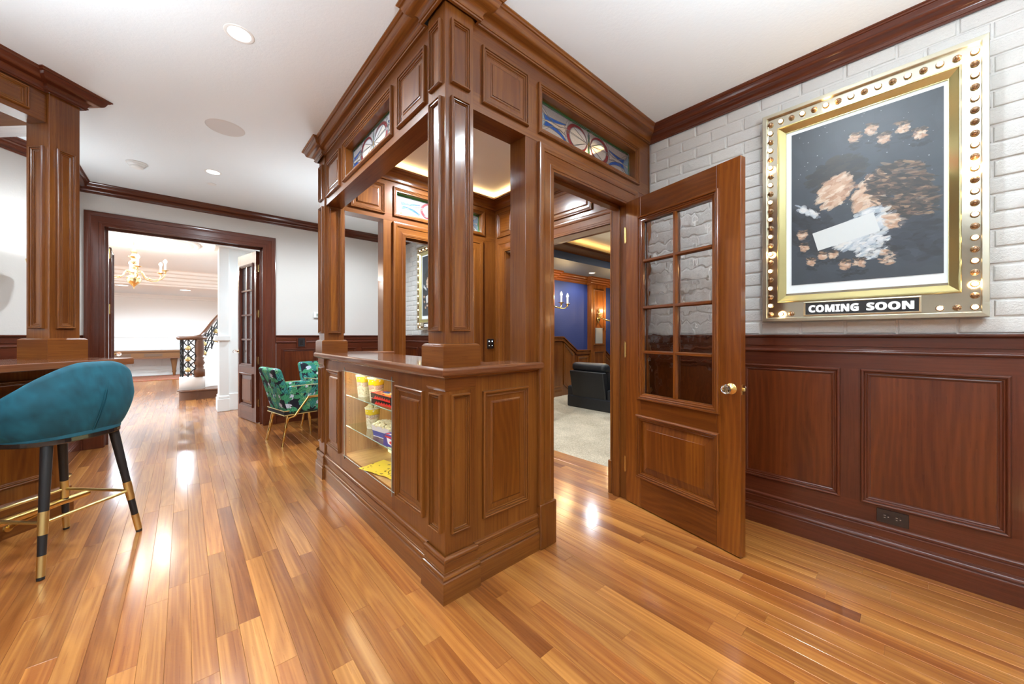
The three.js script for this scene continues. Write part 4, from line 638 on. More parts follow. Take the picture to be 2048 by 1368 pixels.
// ---------------------------------------------------------------- popcorn and sweets in the display case
{
  const r = rng(19);
  const print = canvasTex(1024, 512, (c, w, h) => {
    c.fillStyle = '#f3f1df'; c.fillRect(0, 0, w, h); for (let k = 0; k < 2600; k++) { const x = r() * w, y = h * (0.3 + 0.66 * r()); c.strokeStyle = ['#8f8a4d', '#b8ad5a', '#6f6b4a', '#c9bf77'][k % 4]; c.lineWidth = 1.6; c.beginPath(); c.arc(x, y, 4 + r() * 4, r() * 6, r() * 6 + 3); c.stroke(); }
    c.fillStyle = '#ecd400'; c.fillRect(0, 0, w, h * 0.3); for (let x = 0; x < w; x += 22) { c.beginPath(); c.arc(x + r() * 12, h * 0.3, 8 + r() * 14, 0, 7); c.fill(); }
    c.fillStyle = '#fbf8e4'; c.fillRect(0, 0, w, h * 0.05); for (let i = 0; i < 4; i++) { c.save(); c.translate(i * 256 + 14, h * 0.47); c.rotate(-0.09); c.font = 'bold 62px sans-serif'; c.lineWidth = 12; c.lineJoin = 'round'; const s = 228 / c.measureText('POPCORN').width; c.scale(s, 1.5); c.strokeStyle = '#7c2316'; c.strokeText('POPCORN', 0, 0); c.fillStyle = '#fbfaf2'; c.fillText('POPCORN', 0, 0); c.fillStyle = '#c8352a'; c.fillRect(8, 14, 190, 5); c.restore(); c.fillStyle = '#fffbe6'; for (const [x, y] of [[90, 60], [108, 52], [100, 76], [206, 70]]) { c.beginPath(); c.arc(i * 256 + x, y, 12, 0, 7); c.fill(); } }
  });
  const paper = std({ map: print, roughness: 0.55, side: THREE.DoubleSide }), pop = std({ color: lin(0.86, 0.78, 0.52), roughness: 0.8 }), paperIn = std({ color: lin(0.8, 0.78, 0.68), roughness: 0.7 });
  const kernels = (fn, n, size) => { const gs = []; for (let k = 0; k < n; k++) { const [x, y, z] = fn(r); for (let q = 0; q < 3; q++) { const g = new THREE.IcosahedronGeometry(size * (0.6 + 0.5 * r()), 1); g.translate(x + (r() - 0.5) * size * 1.5, y + (r() - 0.5) * size * 1.2, z + (r() - 0.5) * size * 1.5); gs.push(g); } } return merged(gs); };
  const heap = (R0, y0, hh, n) => kernels((r) => { const a = r() * 6.28, q = Math.sqrt(r()); return [R0 * q * Math.cos(a), y0 + hh * (1 - q * q) - 0.006 * r(), R0 * q * Math.sin(a)]; }, n, 0.0075);
  const bucket = (label, at, rt, h, fill, turn) => {
    const t = thing('popcorn_bucket', label, 'popcorn bucket', at, 'popcorn buckets in the display case', turn);
    const g = lathe([[rt * 0.74, 0], [rt, h], [rt + 0.002, h], [rt + 0.003, h + 0.003], [rt - 0.001, h + 0.004], [rt - 0.0025, h]], 40); const uv = g.attributes.uv, gp = g.attributes.position; for (let i = 0; i < uv.count; i++) uv.setY(i, Math.min(0.999, gp.getY(i) / h)); add('bucket', g, paper, t, true);
    add('base', lathe([[0, 0.002], [rt * 0.74, 0.002]], 32), paperIn, t, true); const p = add('popcorn', heap(rt * 0.9, h - 0.004, fill, 70), pop, t, true); p.userData.kind = 'stuff'; return t;
  };
  bucket('popcorn bucket on the upper glass shelf, left of the pair', [1.0, 0.752, -2.775], 0.055, 0.155, 0.012, 0.9);
  bucket('popcorn bucket on the upper glass shelf beside the red boxes', [1.005, 0.752, -2.555], 0.056, 0.155, 0.012, 2.6);
  bucket('heaped popcorn bucket alone on the lower glass shelf', [1.045, 0.519, -2.725], 0.054, 0.148, 0.032, 0.7);
  const face = (draw) => std({ map: canvasTex(256, 256, draw), roughness: 0.4 });
  const red = face((c) => { c.fillStyle = '#c9201c'; c.fillRect(0, 0, 256, 256); for (let k = 0; k < 60; k++) { c.fillStyle = ['#e8461e', '#f08a1c', '#7d0f12', '#2a64b8', '#f5d9a0'][k % 5]; c.beginPath(); c.moveTo(r() * 256, r() * 256); c.lineTo(r() * 256, r() * 256); c.lineTo(r() * 256, r() * 256); c.fill(); } }), side = face((c) => { c.fillStyle = '#17120f'; c.fillRect(0, 0, 256, 256); c.fillStyle = '#d8231b'; c.beginPath(); c.moveTo(40, 256); for (let k = 0; k < 14; k++) c.lineTo(50 + k * 15, k % 2 ? 90 : 190); c.lineTo(256, 256); c.fill(); });
  const candy = (label, at, turn, sz) => { const t = thing('candy_box', label, 'candy box', at, 'flat boxes on the upper glass shelf', turn); const [w, h, d] = sz; const s = new THREE.BoxGeometry(w, h - 0.001, d); s.translate(0, h / 2 - 0.0005, 0); add('carton', s, side, t, true); const l = new THREE.BoxGeometry(w - 0.001, 0.001, d - 0.001); l.translate(0, h - 0.0005, 0); add('printed_lid', l, red, t, true); };
  candy('black and red flat box lying on the upper glass shelf', [1.0, 0.752, -2.33], 0.12, [0.1, 0.032, 0.27]);
  candy('red-topped flat box stacked on the other red box', [1.0, 0.784, -2.345], 0.02, [0.105, 0.034, 0.3]);
  const blue = face((c) => { c.fillStyle = '#e9e9ee'; c.fillRect(0, 0, 256, 256); for (let k = 0; k < 10; k++) { c.fillStyle = ['#2b4fac', '#c9cedb', '#d9dbe4', '#3a5cb4', '#b9b3c4'][k % 5]; c.fillRect(k * 26, 70 + r() * 90, 22, 120); } });
  const tray = thing('popcorn_tray', 'blue and white cardboard tray heaped with popcorn on the lower shelf', 'popcorn tray', [1.03, 0.519, -2.41], undefined, 0.15);
  { const w = 0.06, d = 0.11, h = 0.075, g = new G(); g.rings([-w * 0.85, -d * 0.9, w * 0.85, d * 0.9].map((v) => v), [[0, 0], [-0.01, h]]); const q = g.geo(); q.rotateX(-Math.PI / 2); const u = q.attributes.uv, p = q.attributes.position; for (let i = 0; i < p.count; i++) u.setXY(i, (p.getX(i) + p.getZ(i)) * 5, p.getY(i) / h); add('tray', plain(q), Object.assign(blue, { side: THREE.DoubleSide }), tray, true); add('popcorn', kernels((r) => { const x = (r() - 0.5) * 2, z = (r() - 0.5) * 2; return [x * w * 0.9, h - 0.005 + 0.032 * (1 - x * x) * (1 - z * z * 0.5), z * d * 0.95]; }, 150, 0.008), pop, tray, true).userData.kind = 'stuff'; }
  const sb = thing('candy_box', 'small blue, red and white upright box in front of the popcorn tray', 'candy box', [0.962, 0.519, -2.17], undefined, 0.1);
  { const s = new THREE.BoxGeometry(0.05, 0.07, 0.16); s.translate(0, 0.035, 0); add('carton', s, face((c) => { c.fillStyle = '#2a3a94'; c.fillRect(0, 0, 256, 256); c.fillStyle = '#f1f1f4'; c.beginPath(); c.moveTo(60, 60); c.lineTo(230, 90); c.lineTo(220, 230); c.lineTo(90, 190); c.fill(); c.fillStyle = '#cc2430'; c.fillRect(30, 24, 120, 34); c.beginPath(); c.arc(150, 150, 34, 0, 7); c.fill(); }), sb, true); }
  const bag = thing('treat_bag', 'flat yellow bag printed with dark stars on the floor of the display case', 'bag', [1.02, 0.305, -2.34], undefined, 0.25);
  { const g = new THREE.PlaneGeometry(0.2, 0.42, 14, 24).rotateX(-Math.PI / 2), p = g.attributes.position; for (let i = 0; i < p.count; i++) p.setY(i, 0.004 + 0.01 * N9(p.getX(i) * 20 + 5, p.getZ(i) * 14 + 5, 40, 40)); g.computeVertexNormals(); add('paper_sheet', g, std({ side: THREE.DoubleSide, roughness: 0.45, map: canvasTex(512, 1024, (c, w, h) => { c.fillStyle = '#eec83a'; c.fillRect(0, 0, w, h); c.fillStyle = '#4a3a14'; const star = (x, y, s) => { c.beginPath(); for (let k = 0; k < 10; k++) { const a = k * Math.PI / 5 - Math.PI / 2, q = k % 2 ? s * 0.42 : s; k ? c.lineTo(x + q * Math.cos(a), y + q * Math.sin(a)) : c.moveTo(x + q * Math.cos(a), y + q * Math.sin(a)); } c.fill(); }; for (let k = 0; k < 34; k++) star(r() * w, r() * h, 12 + r() * 30); c.strokeStyle = '#4a3a14'; c.lineWidth = 14; c.beginPath(); c.arc(w * 0.45, h * 0.6, 90, 0.5, 5.6); c.stroke(); }) }), bag, true); }
}
// ---------------------------------------------------------------- palm-leaf chairs and the small round table by the far wall
{
  const r = rng(41), leafTex = canvasTex(1024, 1024, (c, w, h) => {
    c.fillStyle = '#0d1626'; c.fillRect(0, 0, w, h);
    for (let k = 0; k < 46; k++) {
      const x = r() * w, y = r() * h, a = r() * 6.28, len = 130 + r() * 140, pal = [['#2f8f63', '#63c08e', '#1d6b4d'], ['#1f7d78', '#53b7a9', '#125a5b'], ['#3fa26c', '#a7dcae', '#2a7a50'], ['#cfd8ea', '#aab6d6', '#e8edf5']][k % 9 === 8 ? 3 : k % 3];
      for (const ox of [-w, 0, w]) for (const oy of [-h, 0, h]) { c.save(); c.translate(x + ox, y + oy); c.rotate(a); for (let q = 0; q < 15; q++) for (const s of [-1, 1]) { const t = q / 15, L = len * (0.55 + 0.45 * Math.sin(t * 3)) * 0.62; c.save(); c.translate(len * t, 0); c.rotate(s * (0.95 - 0.5 * t)); c.fillStyle = pal[(q + (s > 0 ? 1 : 0)) % 3]; c.beginPath(); c.ellipse(L / 2, 0, L / 2, 7 + 3 * t, 0, 0, 7); c.fill(); c.restore(); } c.restore(); }
    }
  });
  leafTex.wrapS = leafTex.wrapT = THREE.RepeatWrapping; leafTex.repeat.set(3, 3);
  const fabric = std({ map: leafTex, roughness: 0.8, bumpMap: rep(speck, 12), bumpScale: 0.0006 }), band = std({ color: lin(0.012, 0.012, 0.016), roughness: 0.7 }), piping = std({ color: lin(0.55, 0.4, 0.15), roughness: 0.5 });
  const mapped = (g) => { g = plain(g); const p = g.attributes.position, n = g.attributes.normal, u = g.attributes.uv; for (let i = 0; i < p.count; i++) { const ax = Math.abs(n.getX(i)), ay = Math.abs(n.getY(i)), az = Math.abs(n.getZ(i)); ax > ay && ax > az ? u.setXY(i, p.getZ(i), p.getY(i)) : ay > az ? u.setXY(i, p.getX(i), p.getZ(i)) : u.setXY(i, p.getX(i), p.getY(i)); } return g; };
  const lean = (g) => { const p = g.attributes.position; for (let i = 0; i < p.count; i++) { const q = Math.max(0, p.getY(i) - 0.42); p.setX(i, p.getX(i) - 0.3 * q + 0.5 * p.getZ(i) ** 2); } g.computeVertexNormals(); return g; };
  const t = thing('leaf_print_chair', 'palm-leaf print armchair with gold legs near the foyer doorway', 'chair', [1.0, 0, -4.862], 'palm-leaf print armchairs', 0.19);
  const L = (n, g, m, p = t) => add(n, g, m, p, true);
  L('seat', mapped(new RoundedBoxGeometry(0.46, 0.14, 0.42, 4, 0.035).translate(0.02, 0.41, 0)), fabric);
  L('backrest', mapped(lean(new RoundedBoxGeometry(0.085, 0.5, 0.47, 6, 0.04).translate(-0.2, 0.6, 0))), fabric);
  for (const s of [-1, 1]) { const a = L('armrest', mapped(new RoundedBoxGeometry(0.42, 0.3, 0.06, 4, 0.028).translate(0.01, 0.5, s * 0.215)), fabric); L('piping', tube([[-0.17, 0.645, s * 0.242], [0.0, 0.65, s * 0.244], [0.2, 0.64, s * 0.242]], 0.004, 12, 6), piping, a); }
  const b = L('trim_band', plain(new RoundedBoxGeometry(0.44, 0.05, 0.462, 2, 0.01).translate(-0.02, 0.358, 0)), band); for (const y of [0.336, 0.382]) L('piping', tube([[-0.243, y, -0.225], [-0.243, y, 0.225], [-0.235, y, 0.233], [0.1, y, 0.235]], 0.005, 20, 6), piping, b);
  const hex = (a, q, r0, r1) => { const n = 7, gs = []; for (let i = 0; i < n; i++) { const p = (k) => a.map((v, j) => v + (q[j] - v) * k); gs.push(rod(p(i / n), p((i + 1) / n), (r0 + (r1 - r0) * i / n) * (i % 2 ? 1.12 : 0.88), (r0 + (r1 - r0) * (i + 1) / n) * (i % 2 ? 0.88 : 1.12), 6)); } return merged(gs); };
  for (const s of [-1, 1]) {
    L('leg', hex([-0.19, 0.34, s * 0.19], [-0.255, 0, s * 0.215], 0.02, 0.012), M.brass); L('leg', hex([0.19, 0.34, s * 0.19], [0.235, 0, s * 0.215], 0.02, 0.012), M.brass);
    L('arm_frame', merged(boxG(-0.015, 0.5, s * 0.252 - 0.008, 0.26, 0.525, s * 0.252 + 0.008), rod([-0.0, 0.52, s * 0.252], [-0.14, 0.32, s * 0.235], 0.014, 0.014, 6), rod([-0.14, 0.32, s * 0.235], [-0.19, 0.3, s * 0.2], 0.012, 0.012, 6)), M.brass);
  }
  copy(t, 'palm-leaf print armchair behind the white table, mostly hidden by the booth', [1.46, 0, -5.35], -1.2);
  const tb = thing('side_table', 'small round white-topped table between the palm-leaf chairs', 'table', [1.6, 0, -4.88]);
  add('table_top', lathe([[0, 0.728], [0.39, 0.728], [0.4, 0.733], [0.402, 0.742], [0.396, 0.749], [0, 0.75]], 64), phy({ color: lin(0.85, 0.85, 0.84), roughness: 0.2, clearcoat: 0.6 }), tb, true); add('pedestal', lathe([[0, 0], [0.2, 0], [0.2, 0.01], [0.05, 0.03], [0.025, 0.08], [0.025, 0.66], [0.06, 0.72], [0, 0.728]], 32), M.brass, tb, true);
}
// ---------------------------------------------------------------- the white foyer beyond the doorway
{
  const f = struct('wall_foyer', 'white panelled walls of the foyer'), g = new G();
  g.box(-4.3, 0, -15.8, 3.2, 2.82, -15.62, 0); g.box(-4.4, 0, -15.8, -4.2, 2.82, -5.98, 0); g.box(3.0, 0, -15.8, 3.2, 2.82, -6.07, 0); g.box(-4.3, 0, -6.2, -0.98, 2.82, -5.99, 0);
  add('plaster', plain(g.geo()), M.white, f);
  const rail = new G().sweep([[-4.2, -15.62], [3.0, -15.62]], [[0, 1.06], [0.012, 1.07], [0.012, 1.13], [0.03, 1.15], [0.045, 1.19], [0.04, 1.205], [0, 1.21]]); rail.sweep([[-4.2, -15.62], [3.0, -15.62]], baseProf);
  add('chair_rail', plain(rail.geo(null, 0.5)), M.white, f);
  for (let k = 0; k < 6; k++) { const x = -3.0 + k * 0.62; add('panel_moulding', plain(new G().rings([x, 0.28, x + 0.5, 0.98], mouldRings).geo(facePZ(-15.62))), M.white, f); }
  const c = struct('ceiling_foyer', 'white foyer ceiling stepping down to a lower border'), q = new G(); q.box(-4.3, CEIL, -15.7, 3.2, 2.98, -5.98, 0); q.box(-4.3, 2.45, -15.7, 3.2, 2.6, -12.75, 0);
  add('ceiling_slab', plain(q.geo()), M.ceiling, c);
  add('stepped_crown', plain(new G().sweep([[-4.2, -12.75], [3.0, -12.75]], [[0, 2.45], [0.02, 2.45], [0.03, 2.49], [0.1, 2.5], [0.11, 2.56], [0.2, 2.58], [0.21, 2.64], [0.3, 2.66], [0.32, 2.72], [0.42, 2.74], [0.44, 2.79], [0.5, CEIL]]).geo(null, 0.4)), M.white, c);
  add('wall_crown', plain(new G().sweep([[-4.2, -15.62], [3.0, -15.62]], [[0, 2.33], [0.02, 2.34], [0.03, 2.38], [0.08, 2.42], [0.1, 2.45]]).geo(null, 0.4)), M.white, c);
  const p = struct('wall_stair', 'white pilaster and wall end beside the staircase'), w = new G();
  w.box(0.415, 0, -7.75, 0.54, 2.82, -7.42, 0.004); w.box(0.54, 0, -7.9, 0.70, 2.82, -7.46, 0.004); w.box(0.39, 0, -7.76, 0.55, 0.2, -7.39, 0.006); w.box(0.4, 0.2, -7.76, 0.545, 0.245, -7.4, 0.01); w.box(0.53, 0, -7.9, 0.70, 0.27, -7.43, 0.006); w.box(0.36, 1.12, -7.74, 0.56, 1.2, -7.38, 0.006); w.box(0.70, 0, -7.9, 3.0, 2.82, -7.5, 0); w.box(0.36, 2.6, -7.8, 3.0, 2.82, -7.34, 0.01);
  add('pilaster', plain(w.geo()), M.white, p);
  // ceiling medallion
  const pts = [[0.84, 0], [0.84, -0.02], [0.8, -0.035], [0.77, -0.02], [0.75, -0.02], [0.72, -0.045], [0.68, -0.05], [0.66, -0.03], [0.63, -0.03], [0.6, -0.05], [0.57, -0.04], [0.55, -0.02], [0.3, -0.03], [0.2, -0.045], [0.12, -0.06], [0.0, -0.06]];
  const med = lathe(pts, 72), pp = med.attributes.position; for (let i = 0; i < pp.count; i++) { const x = pp.getX(i), z = pp.getZ(i), r = Math.hypot(x, z), a = Math.atan2(z, x); if (r > 0.12 && r < 0.56) pp.setY(i, pp.getY(i) - 0.014 * (1 + Math.sin(a * 16 + r * 30) * Math.cos(a * 8 - r * 24))); } med.computeVertexNormals();
  const mt = thing('ceiling_medallion', 'large round white plaster medallion on the foyer ceiling above the chandelier', 'medallion', [-0.618, CEIL, -8.706]); add('plaster_relief', med, M.white, mt, true);
}
{ // chandelier
  const y0 = 1.97, t = thing('chandelier', 'polished brass chandelier with lit white candles in the foyer', 'chandelier', [-0.618, y0, -8.706]), L = (n, g, m, p = t) => add(n, g, m, p, true), pol = std({ color: lin(0.85, 0.7, 0.38), metalness: 1, roughness: 0.2 });
  L('stem', lathe([[0, 0], [0.008, 0.02], [0.01, 0.04], [0.035, 0.07], [0.075, 0.11], [0.092, 0.16], [0.085, 0.2], [0.05, 0.235], [0.03, 0.25], [0.05, 0.265], [0.055, 0.28], [0.03, 0.3], [0.022, 0.33], [0.035, 0.36], [0.03, 0.4], [0.02, 0.42], [0.06, 0.45], [0.035, 0.47], [0.045, 0.495], [0.02, 0.51], [0.075, 0.535], [0.04, 0.55], [0.022, 0.6], [0.045, 0.62], [0.02, 0.635], [0.014, 0.67], [0.02, 0.68], [0.006, 0.7], [0.005, 0.8], [0.05, 0.81], [0.055, 0.83], [0, 0.84]], 32), pol);
  const glow = std({ color: lin(0.9, 0.9, 0.85), emissive: lin(1, 0.95, 0.86), emissiveIntensity: 9 }), wax = std({ color: lin(0.85, 0.84, 0.8), roughness: 0.5, emissive: lin(1, 0.95, 0.85), emissiveIntensity: 0.35 });
  for (let k = 0; k < 6; k++) {
    const a = k * Math.PI / 3 + 0.35, c = Math.cos(a), s = Math.sin(a), P = (r, y) => [r * c, y, r * s];
    const arm = L('arm', merged(tube([P(0.03, 0.27), P(0.1, 0.3), P(0.16, 0.2), P(0.27, 0.17), P(0.36, 0.19), P(0.4, 0.26), P(0.405, 0.32)], 0.008, 32, 8), moved(lathe([[0, 0], [0.02, 0.005], [0.045, 0.018], [0.048, 0.022], [0.02, 0.02], [0, 0.02]], 20), ...P(0.405, 0.315)), moved(new THREE.SphereGeometry(0.016, 12, 8), ...P(0.405, 0.3)), moved(new THREE.SphereGeometry(0.015, 12, 8), ...P(0.2, 0.185))), pol);
    L('candle', moved(lathe([[0.0, 0], [0.013, 0], [0.013, 0.11], [0, 0.115]], 14), ...P(0.405, 0.335)), wax, arm); L('light_bulb', moved(lathe([[0, 0], [0.014, 0.008], [0.026, 0.03], [0.022, 0.05], [0.008, 0.07], [0, 0.074]], 14), ...P(0.405, 0.45)), glow, arm);
    const q = new THREE.PointLight(0xfff8ee, LIGHT.foyer / 6, 0); q.position.set(-0.618 + 0.405 * c, y0 + 0.48, -8.706 + 0.405 * s); scene.add(q);
  }
  // shuffleboard table and rug at the far wall
  const tb = thing('long_table', 'long wooden games table against the far white foyer wall', 'table', [-1.6, 0.012, -15.2]), wd = std({ color: lin(0.14, 0.055, 0.014), roughness: 0.4 }), b = plain(boxG(-3.2, 0.73, -15.55, -0.02, 0.77, -14.85)), lip = plain(boxG(-3.15, 0.56, -15.5, -0.07, 0.73, -14.88));
  add('table_top', b, wd, tb); const ap = add('apron', lip, wd, tb); add('ledge', plain(boxG(-3.2, 0.53, -15.55, -0.02, 0.56, -14.83)), std({ color: lin(0.13, 0.05, 0.022), roughness: 0.4 }), tb);
  for (const x of [-2.9, -2.2, -1.5, -0.85, ]) add('inlay', plain(boxG(x, 0.6, -14.88, x + 0.38, 0.68, -14.872)), std({ color: lin(0.1, 0.05, 0.025), roughness: 0.5 }), ap);
  for (const [x, z] of [[-0.22, -14.98], [-0.22, -15.4], [-3.0, -14.98], [-3.0, -15.4]]) add('leg', moved(lathe([[0, 0], [0.03, 0], [0.035, 0.1], [0.05, 0.13], [0.04, 0.16], [0.07, 0.4], [0.085, 0.5], [0.085, 0.535], [0, 0.535]], 12), x, 0, z), wd, tb);
  const rug = thing('rug', 'dark red patterned rug under the long games table', 'rug', [-1.6, 0, -14.6]); const rt = dataTex(256, 256, (u, v, o) => { const k = N9(u * 30, v * 30, 40, 40), m = N8(u * 60, v * 60, 110, 110); o[0] = 0.42 + 0.2 * k; o[1] = 0.22 + 0.18 * m; o[2] = 0.17 + 0.1 * k; });
  add('pile', plain(boxG(-3.6, 0.001, -15.3, 0.25, 0.012, -13.7)), std({ map: rt, roughness: 0.95 }), rug);
}
{ // staircase with a turned newel and an iron balustrade
  const t = thing('staircase', 'curved oak staircase start with iron balustrade, brass rosettes and white stringer', 'staircase', [0.18, 0, -9.3]), N = V(0.18, 0, -9.3), d = [0.574, -0.819], at = (s, y, o = 0) => [N.x + d[0] * s + d[1] * o * -1, y, N.z + d[1] * s + d[0] * o], sl = 0.74;
  const oak = std({ color: lin(0.1, 0.036, 0.013), roughness: 0.35 }), s = new THREE.Shape(); s.moveTo(-0.14, 0); s.absarc(0.03, 0, 0.2, Math.PI, 1.5 * Math.PI + 0.4); s.lineTo(0.62, -0.2); s.lineTo(0.62, 0.3); s.lineTo(-0.1, 0.3); s.closePath();
  const riser = new THREE.ExtrudeGeometry(s, { depth: 0.15, bevelEnabled: false }).rotateX(Math.PI / 2).scale(1, 1, -1); riser.translate(N.x - 0.08, 0.15, N.z + 0.05); riser.computeVertexNormals(); 
  add('step_riser', plain(new THREE.ExtrudeGeometry(s, { depth: 0.15, bevelEnabled: false, curveSegments: 24 }).rotateX(-Math.PI / 2).translate(N.x - 0.08, 0, N.z - 0.02)), oak, t);
  add('step_tread', plain(new THREE.ExtrudeGeometry(s, { depth: 0.012, bevelEnabled: true, bevelSize: 0.03, bevelThickness: 0.01, bevelSegments: 3, curveSegments: 24 }).rotateX(-Math.PI / 2).translate(N.x - 0.08, 0.16, N.z - 0.02)), oak, t);
  add('newel_base', plain(lathe([[0, 0.18], [0.19, 0.18], [0.19, 0.4], [0.185, 0.42], [0, 0.42]], 40).translate(N.x - 0.06, 0, N.z - 0.08)), M.white, t);
  add('newel_post', plain(lathe([[0, 0.42], [0.085, 0.42], [0.085, 0.55], [0.06, 0.57], [0.07, 0.6], [0.055, 0.63], [0.085, 0.68], [0.06, 0.74], [0.075, 0.78], [0.05, 0.8], [0.068, 0.86], [0.07, 1.02], [0.06, 1.1], [0.08, 1.13], [0, 1.14]], 24).translate(N.x + 0.04, 0, N.z + 0.06)), oak, t);
  const rail = []; for (let k = 0; k <= 10; k++) { const a = Math.PI * (1.95 - 0.13 * k); rail.push([N.x - 0.06 + 0.2 * Math.cos(a), 1.155, N.z - 0.05 - 0.16 * Math.sin(a)]); }
  for (const q of [0.05, 0.2, 0.5, 0.9, 1.4, 2.0]) rail.push(at(q, 1.17 + sl * Math.max(0, q - 0.02) * (q < 0.3 ? 0.7 : 1)));
  add('handrail', plain(tube(rail, 0.032, 90, 10)), oak, t);
  // iron work: a curved screen round the base and a raked screen up the stair
  const bars = [], ros = [], rose = (p) => { ros.push(new THREE.SphereGeometry(0.045, 14, 10).scale(1, 1, 0.5).translate(...p)); };
  const cyl = (a, y) => [N.x - 0.06 + 0.17 * Math.cos(a), y, N.z - 0.08 + 0.17 * Math.sin(a)];
  for (let k = 0; k <= 4; k++) { const a = Math.PI * (0.42 + 0.2 * k); bars.push(rod(cyl(a, 0.42), cyl(a, 1.14), 0.011, 0.011, 6)); for (let j = 0; j < 5; j++) if (k < 4) { const b = a + 0.2 * Math.PI, y = 0.44 + j * 0.14; bars.push(tube([cyl(a, y), cyl((a + b) / 2, y + 0.05), cyl(b, y + 0.14)], 0.009, 8, 5), tube([cyl(b, y), cyl((a + b) / 2, y + 0.09), cyl(a, y + 0.14)], 0.009, 8, 5)); } }
  for (const y of [0.56, 0.76, 0.97]) rose(cyl(Math.PI * 0.62, y).map((v, i) => v + (i === 2 ? 0.02 : 0)));
  for (let k = 0; k < 9; k++) { const q = 0.08 + k * 0.17, y = 0.62 + sl * q, h = 0.5; bars.push(rod(at(q, y), at(q, y + h), 0.013, 0.013, 6)); if (k < 8) { const e = q + 0.17, z = sl * 0.17; for (let j = 0; j < 3; j++) { const w = y + 0.03 + j * 0.14; bars.push(tube([at(q, w), at(q + 0.085, w + 0.1 + z / 2), at(e, w + 0.13 + z)], 0.01, 8, 5), tube([at(q, w + 0.14), at(q + 0.085, w + 0.06 + z / 2), at(e, w + z)], 0.01, 8, 5)); } if (k % 2 === 0) for (const j of [0.12, 0.3]) rose(at(q + 0.085, y + j + z / 2, 0.02)); } }
  bars.push(tube([at(0.02, 0.98), at(0.7, 0.98 + sl * 0.68), at(1.5, 0.98 + sl * 1.48)], 0.016, 12, 6));
  add('iron_balustrade', merged(bars), M.iron, t); for (const g of ros) add('brass_rosette', plain(g), M.gold, t);
  const st = new G(), poly = [at(0.06, 0), at(2.2, 0), at(2.2, 0.58 + sl * 2.14), at(0.06, 0.58)], shiftP = (p, o) => [p[0] - d[1] * o, p[1], p[2] + d[0] * o];
  st.poly(poly); st.poly(poly.map((p) => shiftP(p, -0.12)).reverse()); st.poly([poly[3], poly[2], shiftP(poly[2], -0.12), shiftP(poly[3], -0.12)]); st.poly([poly[0], poly[3], shiftP(poly[3], -0.12), shiftP(poly[0], -0.12)]);
  for (const [a, b] of [[0.0, 0.03], [-0.16, -0.135]]) { const q = [at(0.1, 0.58 + a, 0.015), at(2.2, 0.58 + a + sl * 2.1, 0.015), at(2.2, 0.58 + b + sl * 2.1, 0.015), at(0.1, 0.58 + b, 0.015)]; st.poly(q); st.poly([q[3], q[2], at(2.2, 0.58 + b + sl * 2.1, 0), at(0.1, 0.58 + b, 0)]); }
  add('stringer', plain(st.geo()), M.white, t);
  const steps = new G(); for (let k = 2; k < 9; k++) { const s0 = k * 0.27 - 0.1; const a = at(s0, 0.17 * (k + 1), -0.12), b = at(s0 + 0.3, 0.17 * (k + 1), -0.12), c2 = at(s0 + 0.3, 0.17 * (k + 1), -0.34), e = at(s0, 0.17 * (k + 1), -0.34); steps.poly([a, b, c2, e]); const lo = (p) => [p[0], p[1] - 0.17, p[2]]; steps.poly([lo(a), a, e, lo(e)]); }
  add('stair_tread', plain(steps.geo()), std({ color: lin(0.03, 0.03, 0.035), roughness: 0.9 }), t);
}
